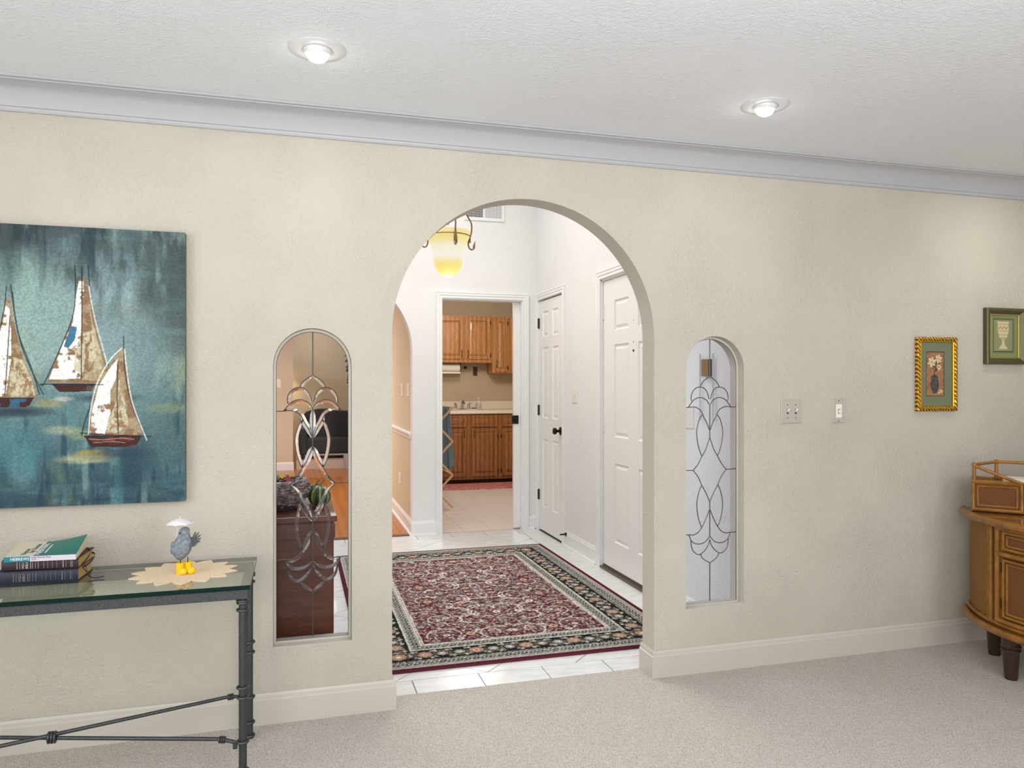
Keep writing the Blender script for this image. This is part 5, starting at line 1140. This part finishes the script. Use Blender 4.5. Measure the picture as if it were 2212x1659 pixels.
def base_cab(label, x0, x1, cols):
    c_ = thing('base_cabinet', label, 'cabinet', ((x0 + x1) / 2, LY, 0), group='oak base cabinets under the counter')
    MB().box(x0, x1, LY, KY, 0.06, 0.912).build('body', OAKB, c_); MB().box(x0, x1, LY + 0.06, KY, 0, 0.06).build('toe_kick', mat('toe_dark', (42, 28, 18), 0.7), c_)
    for a, b, hx, hg in cols:
        dr = cab_door(c_, a, b, 0.744, 0.892, LY, OAKB, 'drawer', None, None, 0.030)
        MB().loft([[(a + .03, LY - .0125, .774), (b - .03, LY - .0125, .774), (b - .03, LY - .0125, .862), (a + .03, LY - .0125, .862)], [(a + .042, LY - .0175, .786), (b - .042, LY - .0175, .786), (b - .042, LY - .0175, .850), (a + .042, LY - .0175, .850)]]).build('raised_panel', OAKB, dr)
        cab_door(c_, a, b, 0.101, 0.722, LY, OAKB, 'door', (hx, 0.655), (hg, 0.17, 0.62))
base_cab('oak base cabinet partly behind the drying rack', 1.60, 2.152, [(1.76, 2.112, 2.085, 1.755)])
base_cab('oak base cabinet in the middle of the kitchen doorway', 2.152, 2.556, [(2.188, 2.528, 2.213, 2.533)])
base_cab('oak base cabinet at the right edge of the kitchen doorway', 2.556, 3.29, [(2.588, 2.94, 2.915, 2.583)])
LAM = mat('cream_laminate', (228, 216, 200), 0.35); v = coords(LAM); setc(LAM, ramp(LAM, noise(LAM, v, 120, 3), [(0.35, (218, 206, 188)), (0.6, (234, 224, 208))]))
ct = thing('countertop', 'cream laminate countertop with backsplash and a drop-in sink', 'countertop', (2.4, 6.78, 0.912), kind='thing')
MB().box(1.60, 3.30, LY - 0.03, KY - 0.001, 0.912, 0.955).build('slab', LAM, ct, bevel=0.006)
MB().box(1.60, 3.30, KY - 0.025, KY - 0.001, 0.955, 1.062).build('backsplash', LAM, ct, bevel=0.003)
mb = MB(); ring(mb, (0, 0, 0), 1, 0.02, n=40); 
sk = MB().lathe([(0.20, 0.0), (0.235, 0.0), (0.245, 0.006), (0.235, 0.010), (0.215, 0.009), (0.20, 0.0)], (2.16, 6.76, 0.955), 36, sy=0.8); sk.build('sink_rim', mat('sink_cream', (244, 234, 214), 0.2), ct, smooth=True)
fc = thing('faucet', 'chrome kitchen faucet with two lever handles behind the sink', 'faucet', (2.16, 6.95, 0.956))
MB().box(2.04, 2.28, 6.92, 6.98, 0.956, 0.970).build('deck', CHROME, fc, bevel=0.005)
for x in (2.07, 2.25): MB().lathe([(0.0, 0), (0.022, 0), (0.018, 0.03), (0.015, 0.055), (0.02, 0.06), (0, 0.065)], (x, 6.95, 0.968), 14).tube([(x, 6.95, 1.03), (x + (-.02 if x < 2.1 else .03), 6.93, 1.042)], 0.006, 8).build('handle', CHROME, fc, smooth=True)
MB().lathe([(0, 0), (0.024, 0), (0.018, 0.04), (0.014, 0.06)], (2.16, 6.95, 0.968), 14).tube(smooth_pts([(2.16, 6.95, 1.01), (2.16, 6.945, 1.055), (2.16, 6.91, 1.075), (2.16, 6.86, 1.06), (2.16, 6.83, 1.035)], 4), 0.011, 10).build('spout', CHROME, fc, smooth=True)
so = thing('soap_dispenser', 'round patterned soap dispenser with a white pump beside the faucet', 'soap dispenser', (2.385, 6.93, 0.956))
SOA = mat('patterned_porcelain', (206, 196, 196), 0.25); v = coords(SOA); setc(SOA, ramp(SOA, noise(SOA, v, 26, 2, 1.5), [(0.45, (222, 214, 208)), (0.55, (120, 84, 100)), (0.62, (216, 206, 204))]))
MB().lathe([(0, 0), (0.028, 0), (0.03, 0.006), (0.040, 0.03), (0.043, 0.055), (0.036, 0.082), (0.018, 0.098), (0.013, 0.106), (0, 0.106)], (2.385, 6.93, 0.956), 20).build('bottle', SOA, so, smooth=True)
MB().lathe([(0, 0), (0.012, 0), (0.012, 0.012), (0.005, 0.015), (0.005, 0.045), (0.009, 0.047), (0.009, 0.052), (0, 0.053)], (2.385, 6.93, 1.061), 12).tube([(2.385, 6.93, 1.11), (2.355, 6.92, 1.108)], 0.004, 6).build('pump', WHITEP, so, smooth=True)
tag(MB().sphere((2.315, 6.92, 0.967), 0.022, 12, (1.6, 1, .55)).build('scrub_sponge', mat('brown_scrubber', (96, 62, 50), 0.9), smooth=True), 'small brown scrubber beside the soap dispenser', 'sponge')
pt = thing('paper_towel_holder', 'under-cabinet paper towel roll left in the kitchen', 'paper towels', (2.0, 6.93, 1.585))
MB().lathe([(0, 0), (0.056, 0), (0.056, 0.26), (0, 0.26)], (1.855, 6.93, 1.515), 24, 'x').build('roll', mat('paper_towel', (232, 222, 210), 0.9), pt, smooth=True)
MB().box(2.122, 2.134, 6.90, 6.96, 1.448, 1.585).build('bracket', oak('bracket_wood', (120, 78, 46), (84, 50, 28)), pt)
MB().box(1.85, 2.12, 6.868, 6.876, 1.440, 1.462).build('sheet', mat('paper_towel_sheet', (236, 228, 216), 0.9), pt)
ot = thing('outlet_plate', 'dark bronze outlet plate on the tan kitchen wall', 'outlet', (2.376, KY, 1.475)); MB().box(2.345, 2.407, KY - 0.006, KY, 1.412, 1.538).build('plate', mat('bronze_plate', (84, 68, 38), 0.4, 0.4), ot, bevel=0.002)
for z in (1.452, 1.498): MB().box(2.362, 2.390, KY - 0.008, KY - 0.005, z - .014, z + .014).build('socket', mat('socket_dark', (52, 42, 26), 0.5), ot)
tag(MB().lathe([(0, 0), (0.018, 0), (0.02, -0.012), (0.012, -0.02), (0, -0.022)], (2.235, KY, 1.523), 14, 'y').tube([(2.205, KY - .018, 1.515), (2.235, KY - .022, 1.528), (2.258, KY - .016, 1.52)], .006, 8).build('wall_hook', BRONZE, smooth=True), 'small bronze hook on the kitchen wall right of the paper towels', 'hook')
# mat in front of the cabinets
MT = mat('mottled_red_mat', (170, 90, 88), 0.95); v = coords(MT, (1, 2.4, 1)); setc(MT, ramp(MT, noise(MT, v, 22, 4, 1.2, 0.7), [(0.34, (120, 48, 50)), (0.5, (186, 104, 98)), (0.62, (226, 172, 160)), (0.72, (150, 70, 70))])); bump(MT, noise(MT, v, 200, 2), 0.5, 0.003)
tag(MB().box(1.32, 3.02, 5.985, 6.52, 0.0, 0.010).build('kitchen_mat', MT, bevel=0.003), 'mottled pinkish red mat in front of the oak base cabinets', 'mat')
# folding drying rack with towels
RW = mat('rack_wood', (206, 166, 120), 0.55)
rk = thing('drying_rack', 'folding wooden accordion drying rack at the left of the kitchen doorway', 'drying rack', (1.39, 4.9, 0))
zk = [1.054, 0.702, 0.351, 0.0]; xa, xb = 1.228, 1.562
for yy in (4.66, 5.22):
    for z_hi, z_lo in zip(zk[:-1], zk[1:]):
        for q, (a, b) in enumerate((((xb, z_hi), (xa, z_lo)), ((xa, z_hi), (xb, z_lo)))):
            d = Vector((b[0] - a[0], 0, b[1] - a[1])).normalized() * 0.012; nn_ = Vector((-d.z, 0, d.x)).normalized() * 0.011; y_ = yy + (0.006 if q else -0.006)
            A, B = Vector((a[0], y_, a[1])), Vector((b[0], y_, b[1]))
            if a[1] > 0.0 and b[1] <= 0.0: B = B + Vector((0, 0, 0.011))
            m_ = MB(); m_.loft([[A + nn_ - Vector((0, .005, 0)), A - nn_ - Vector((0, .005, 0)), A - nn_ + Vector((0, .005, 0)), A + nn_ + Vector((0, .005, 0))], [B + nn_ * 1 - Vector((0, .005, 0)), B - nn_ - Vector((0, .005, 0)), B - nn_ + Vector((0, .005, 0)), B + nn_ + Vector((0, .005, 0))]]); m_.build('slat', RW, rk)
for z in zk[:-1]:
    for x in (xa, xb): MB().tube([(x, 4.645, z), (x, 5.235, z)], 0.0075, 8).build('dowel', RW, rk, smooth=True)
MB().tube([(1.395, 4.65, 0.878), (1.395, 5.23, 0.878)], 0.0075, 8).build('dowel', RW, rk, smooth=True)
def towel(name, label, x0, x1, y, z0, z1, m_, seed, fold=0.014, flare=0.0):
    rn = random.Random(seed); n = 26; rows = 14; rings = []
    for j in range(rows + 1):
        f = j / rows; z = z1 - (z1 - z0) * f; ring_ = []
        for i in range(n + 1):
            u = i / n; xx = x0 + (x1 - x0) * u + flare * f * (u - .3); yy = y + fold * (0.25 + f) * math.sin(u * 13 + seed) + fold * .5 * math.sin(u * 29 + seed * 2)
            ring_.append((xx, yy, z + 0.010 * math.sin(u * 5 + seed) * f))
        rings.append(ring_)
    o = MB().loft(rings, closed=False).build(name, m_, smooth=True); sm = o.modifiers.new('thickness', 'SOLIDIFY'); sm.thickness = 0.004
    return tag(o, label, 'towel')
TWG = mat('towel_slate', (112, 132, 140), 0.95); bump(TWG, noise(TWG, coords(TWG), 120, 2), 0.6, 0.004); TWD = mat('towel_charcoal', (54, 62, 66), 0.95)
towel('towel', 'slate blue towel hanging at the right end of the drying rack', 1.475, 1.555, 4.80, 0.415, 1.058, TWG, 2, 0.012, 0.085)
towel('towel', 'charcoal towel hanging further left on the drying rack', 1.25, 1.485, 4.92, 0.50, 1.05, TWD, 5, 0.014, 0.01)

# ================================================================= DINING ROOM SEEN THROUGH ARCH AND LEFT WINDOW
plate_x('switch_plate', 'switch plate on the tan dining wall, nearer to the foyer arch', 3.623, 3.738, 1.184, 1.302, WHITEP, X=DX, tog=2)
plate_x('switch_plate', 'switch plate on the tan dining wall, further from the foyer arch', 4.012, 4.140, 1.178, 1.303, WHITEP, X=DX, tog=1)
plate_x('outlet_plate', 'outlet plate low on the tan dining wall', 4.14, 4.307, 0.34, 0.44, WHITEP, X=DX, tog=0, cat='outlet')
p = plate('switch_plate', 'switch plate on the tan far wall, at the left edge of the left niche window', -0.302, -0.222, 1.245, 1.375, WHITEP, y=8.8)
MB().box(-0.266, -0.258, 8.784, 8.795, 1.305, 1.322).build('toggle', WHITEP, p)
# dark red-brown chest against the foyer side of the arched wall
cs_ = thing('wooden_chest', 'dark reddish brown wooden chest behind the left niche window', 'chest', (-0.35, 0.46, 0))
MB().box(-0.80, 0.150, 0.19 + 0.012, 0.74, 0.03, 0.722).build('body', CHESTW, cs_, bevel=0.003)
MB().box(-0.82, 0.163, 0.19, 0.755, 0.722, 0.747).build('top', CHESTW, cs_, bevel=0.004)
MB().box(-0.80, 0.155, 0.195, 0.205, 0.655, 0.716).build('apron', CHESTW, cs_, bevel=0.002)
MB().box(-0.79, 0.14, 0.21, 0.73, 0.0, 0.03).build('plinth', CHESTW, cs_)
# wicker basket, gourds and autumn leaves
WB = mat('basket_willow', (140, 120, 112), 0.6); setc(WB, ramp(WB, noise(WB, coords(WB, (1, 1, 2.5)), 38, 2), [(0.35, (84, 66, 60)), (0.55, (150, 130, 122)), (0.7, (196, 180, 170))]))
bk_ = thing('wicker_basket', 'round dark willow basket on the chest behind the left niche window', 'basket', (-0.115, 0.46, 0.748))
mb = MB(); nseg = 22
for lv in range(9):
    z = 0.757 + lv * 0.0125; rr_ = 0.115 + 0.052 * math.sin(min(1, lv / 7) * math.pi * .62)
    for par in range(1):
        pts = [(-0.115 + (rr_ + 0.006 * (1 if (k + lv) % 2 else -1)) * math.cos(2 * math.pi * k / (nseg * 2)), 0.46 + (rr_ + 0.006 * (1 if (k + lv) % 2 else -1)) * 0.9 * math.sin(2 * math.pi * k / (nseg * 2)), z + 0.003 * math.sin(k * 1.7)) for k in range(nseg * 2)]
    mb.tube(pts, 0.0068, 6, closed=True)
mb.build('weave', WB, bk_, smooth=True)
mb = MB()
for k in range(nseg):
    t = 2 * math.pi * (k + .25) / nseg; c_, s_ = math.cos(t), math.sin(t) * .9; mb.tube([(-0.115 + 0.113 * c_, 0.46 + 0.113 * s_, 0.750), (-0.115 + 0.160 * c_, 0.46 + 0.160 * s_, 0.80), (-0.115 + 0.163 * c_, 0.46 + 0.163 * s_, 0.866)], 0.004, 6)
mb.build('stakes', WB, bk_, smooth=True)
ring(MB(), (-0.115, 0.46, 0.868), 0.152, 0.010, n=40).build('rim', WB, bk_, smooth=True)
MB().lathe([(0, 0), (0.12, 0), (0.15, 0.10), (0.14, 0.10), (0.11, 0.01), (0, 0.01)], (-0.115, 0.46, 0.749), 24).build('liner', mat('basket_dark', (58, 44, 42), 0.9), bk_)
def gourd(label, c, r0, m_, sz=0.9, st=True):
    g = thing('gourd', label, 'gourd', (c[0], c[1], c[2])); rings = []
    for j in range(13):
        ph = math.pi * j / 12; rings.append([(c[0] + r0 * (math.sin(ph) + 1e-3) * (1 + 0.07 * math.cos(8 * 2 * math.pi * k / 48)) * math.cos(2 * math.pi * k / 48), c[1] + r0 * (math.sin(ph) + 1e-3) * (1 + 0.07 * math.cos(8 * 2 * math.pi * k / 48)) * math.sin(2 * math.pi * k / 48), c[2] + r0 * sz * (1 - math.cos(ph)) * (1 if True else 0)) for k in range(48)])
    MB().loft(rings).build('flesh', m_, g, smooth=True)
    MB().tube([(c[0], c[1], c[2] + 2 * r0 * sz - .006), (c[0] + .006, c[1], c[2] + 2 * r0 * sz + .010), (c[0] + .016, c[1] + .004, c[2] + 2 * r0 * sz + .020)], [.007, .005, .006], 8).build('stem', mat('gourd_stem', (150, 130, 84), 0.8), g, smooth=True)
GG = mat('green_gourd', (92, 112, 52), 0.4, coat=0.2); n_, l_, p_ = nt(GG)
tcg = n_.new('ShaderNodeTexCoord'); sx_ = n_.new('ShaderNodeSeparateXYZ'); l_.new(tcg.outputs['Object'], sx_.inputs[0])
an = mth(GG, 'ARCTAN2', sx_.outputs['Y'], sx_.outputs['X']); st = mth(GG, 'ABSOLUTE', mth(GG, 'SINE', mth(GG, 'MULTIPLY', an, 4.0), 0)); ns = noise(GG, coords(GG), 60, 3)
setc(GG, ramp(GG, mth(GG, 'ADD', mth(GG, 'MULTIPLY', st, .75), mth(GG, 'MULTIPLY', ns, .3)), [(0.18, (204, 200, 130)), (0.32, (104, 128, 52)), (0.8, (52, 74, 34))]))
gourd('green striped gourd on the right of the dark chest', (0.100, 0.44, 0.748), 0.047, GG, 1.0)
gourd('small dark green gourd between basket and striped gourd', (0.088, 0.60, 0.748), 0.040, mat('dark_gourd', (44, 50, 40), 0.5), 1.0)
for q, (x, y, z, c_) in enumerate(((-0.10, 0.40, 0.885, (206, 140, 30)), (-0.06, 0.45, 0.888, (220, 170, 50)), (-0.035, 0.38, 0.883, (168, 40, 30)), (-0.13, 0.48, 0.89, (190, 60, 30)), (-0.02, 0.50, 0.886, (214, 150, 40)))):
    pts = []
    for k in range(20): t = 2 * math.pi * k / 20; rr_ = 0.019 * (0.5 + 0.5 * abs(math.cos(2.5 * t)) ** 2); pts.append((x + rr_ * math.cos(t + q), z + 0.55 * rr_ * math.sin(t + q)))
    o = MB().prism(pts, [], lambda a, b, d, y=y, z=z: (a, y + d + (b - z) * 1.2, b), 0, 0.0015).build('autumn_leaf', mat('leaf', c_, 0.7))
    tag(o, ['ochre leaf at the front of the willow basket', 'yellow leaf in the middle of the willow basket', 'deep red leaf at the basket rim', 'rust red leaf at the back of the basket', 'golden leaf at the right of the basket'][q], 'leaf', 'autumn leaves in the willow basket')
# far sitting nook
hb = MB().box(0.0, DX, 8.86, 9.9, 0.0, 0.135).build('hearth_slab', mat('pale_stone', (196, 180, 164), 0.8)); tag(hb, 'pale raised stone slab under the dark armchair', 'slab')
ac = thing('armchair', 'black upholstered armchair in the far nook behind the wood floor', 'armchair', (0.42, 9.3, 0.135)); UPH = mat('black_upholstery', (34, 33, 36), 0.6)
MB().box(0.10, 0.86, 9.0, 9.6, 0.215, 0.46).build('seat', UPH, ac, bevel=0.03)
mb = MB().prism([(0.06, 0.30), (0.90, 0.30), (0.90, 0.74), (0.80, 0.86), (0.62, 0.90), (0.34, 0.90), (0.16, 0.86), (0.06, 0.74)], [], xz(9.55), 0, 0.14); mb.build('backrest', UPH, ac, bevel=0.03)
for x in (0.04, 0.80): MB().box(x, x + 0.13, 8.98, 9.6, 0.20, 0.62).build('armrest', UPH, ac, bevel=0.03)
for x in (0.1, 0.84):
    for y in (9.04, 9.6): MB().tube([(x, y, 0.135), (x, y, 0.22)], 0.02, 8).build('leg', DLEG, ac)
fl2 = thing('floor_lamp', 'lit floor lamp glowing at the left of the far nook', 'lamp', (-0.34, 10.2, 0)); 
MB().lathe([(0, 0), (0.13, 0), (0.13, 0.02), (0.012, 0.035), (0.012, 1.7), (0, 1.7)], (-0.34, 10.2, 0), 20).build('stand', BRONZE, fl2, smooth=True)
MB().lathe([(0.10, 1.95), (0.19, 1.65), (0.186, 1.65), (0.096, 1.95)], (-0.34, 10.2, 0), 28).build('shade', mat('lit_shade', (250, 230, 200), 0.8, emit=(255, 236, 200), es=1.1), fl2, smooth=True)
l = bpy.data.lights.new('floor_lamp_bulb', 'POINT'); l.energy = 60; l.color = (1, 0.84, 0.6); l.shadow_soft_size = 0.05
o = bpy.data.objects.new('floor_lamp_bulb', l); COL.objects.link(o); o.parent = fl2; o.location = (0, 0, 1.86)
pp = thing('potted_plant', 'tall dark-leaved plant at the right edge of the far nook', 'plant', (0.80, 9.0 - 0.18, 0)); LEAFM = mat('dark_leaf', (52, 40, 34), 0.6)
MB().lathe([(0, 0), (0.08, 0), (0.11, 0.22), (0.10, 0.22), (0, 0.20)], (0.80, 8.82 - 0.05, 0.0), 20).build('pot', mat('pot_grey', (170, 172, 180), 0.5), pp, smooth=True)
MB().tube([(0.80, 8.77, 0.2), (0.79, 8.77, 0.9), (0.80, 8.77, 1.65)], 0.010, 8).build('stem', LEAFM, pp)
rr = random.Random(3)
for q in range(46):
    z = rr.uniform(1.25, 1.75); a = rr.uniform(0, 6.28); L = rr.uniform(.04, .10); x, y = 0.80, 8.77; dx_, dy_ = math.cos(a) * L, math.sin(a) * L * .6
    MB().add([(x, y, z), (x + dx_ * .5 - .012, y + dy_ * .5, z + .02), (x + dx_, y + dy_, z - .015), (x + dx_ * .5 + .012, y + dy_ * .5, z - .012)], [(0, 1, 2, 3)]).build('leaf', LEAFM, pp)
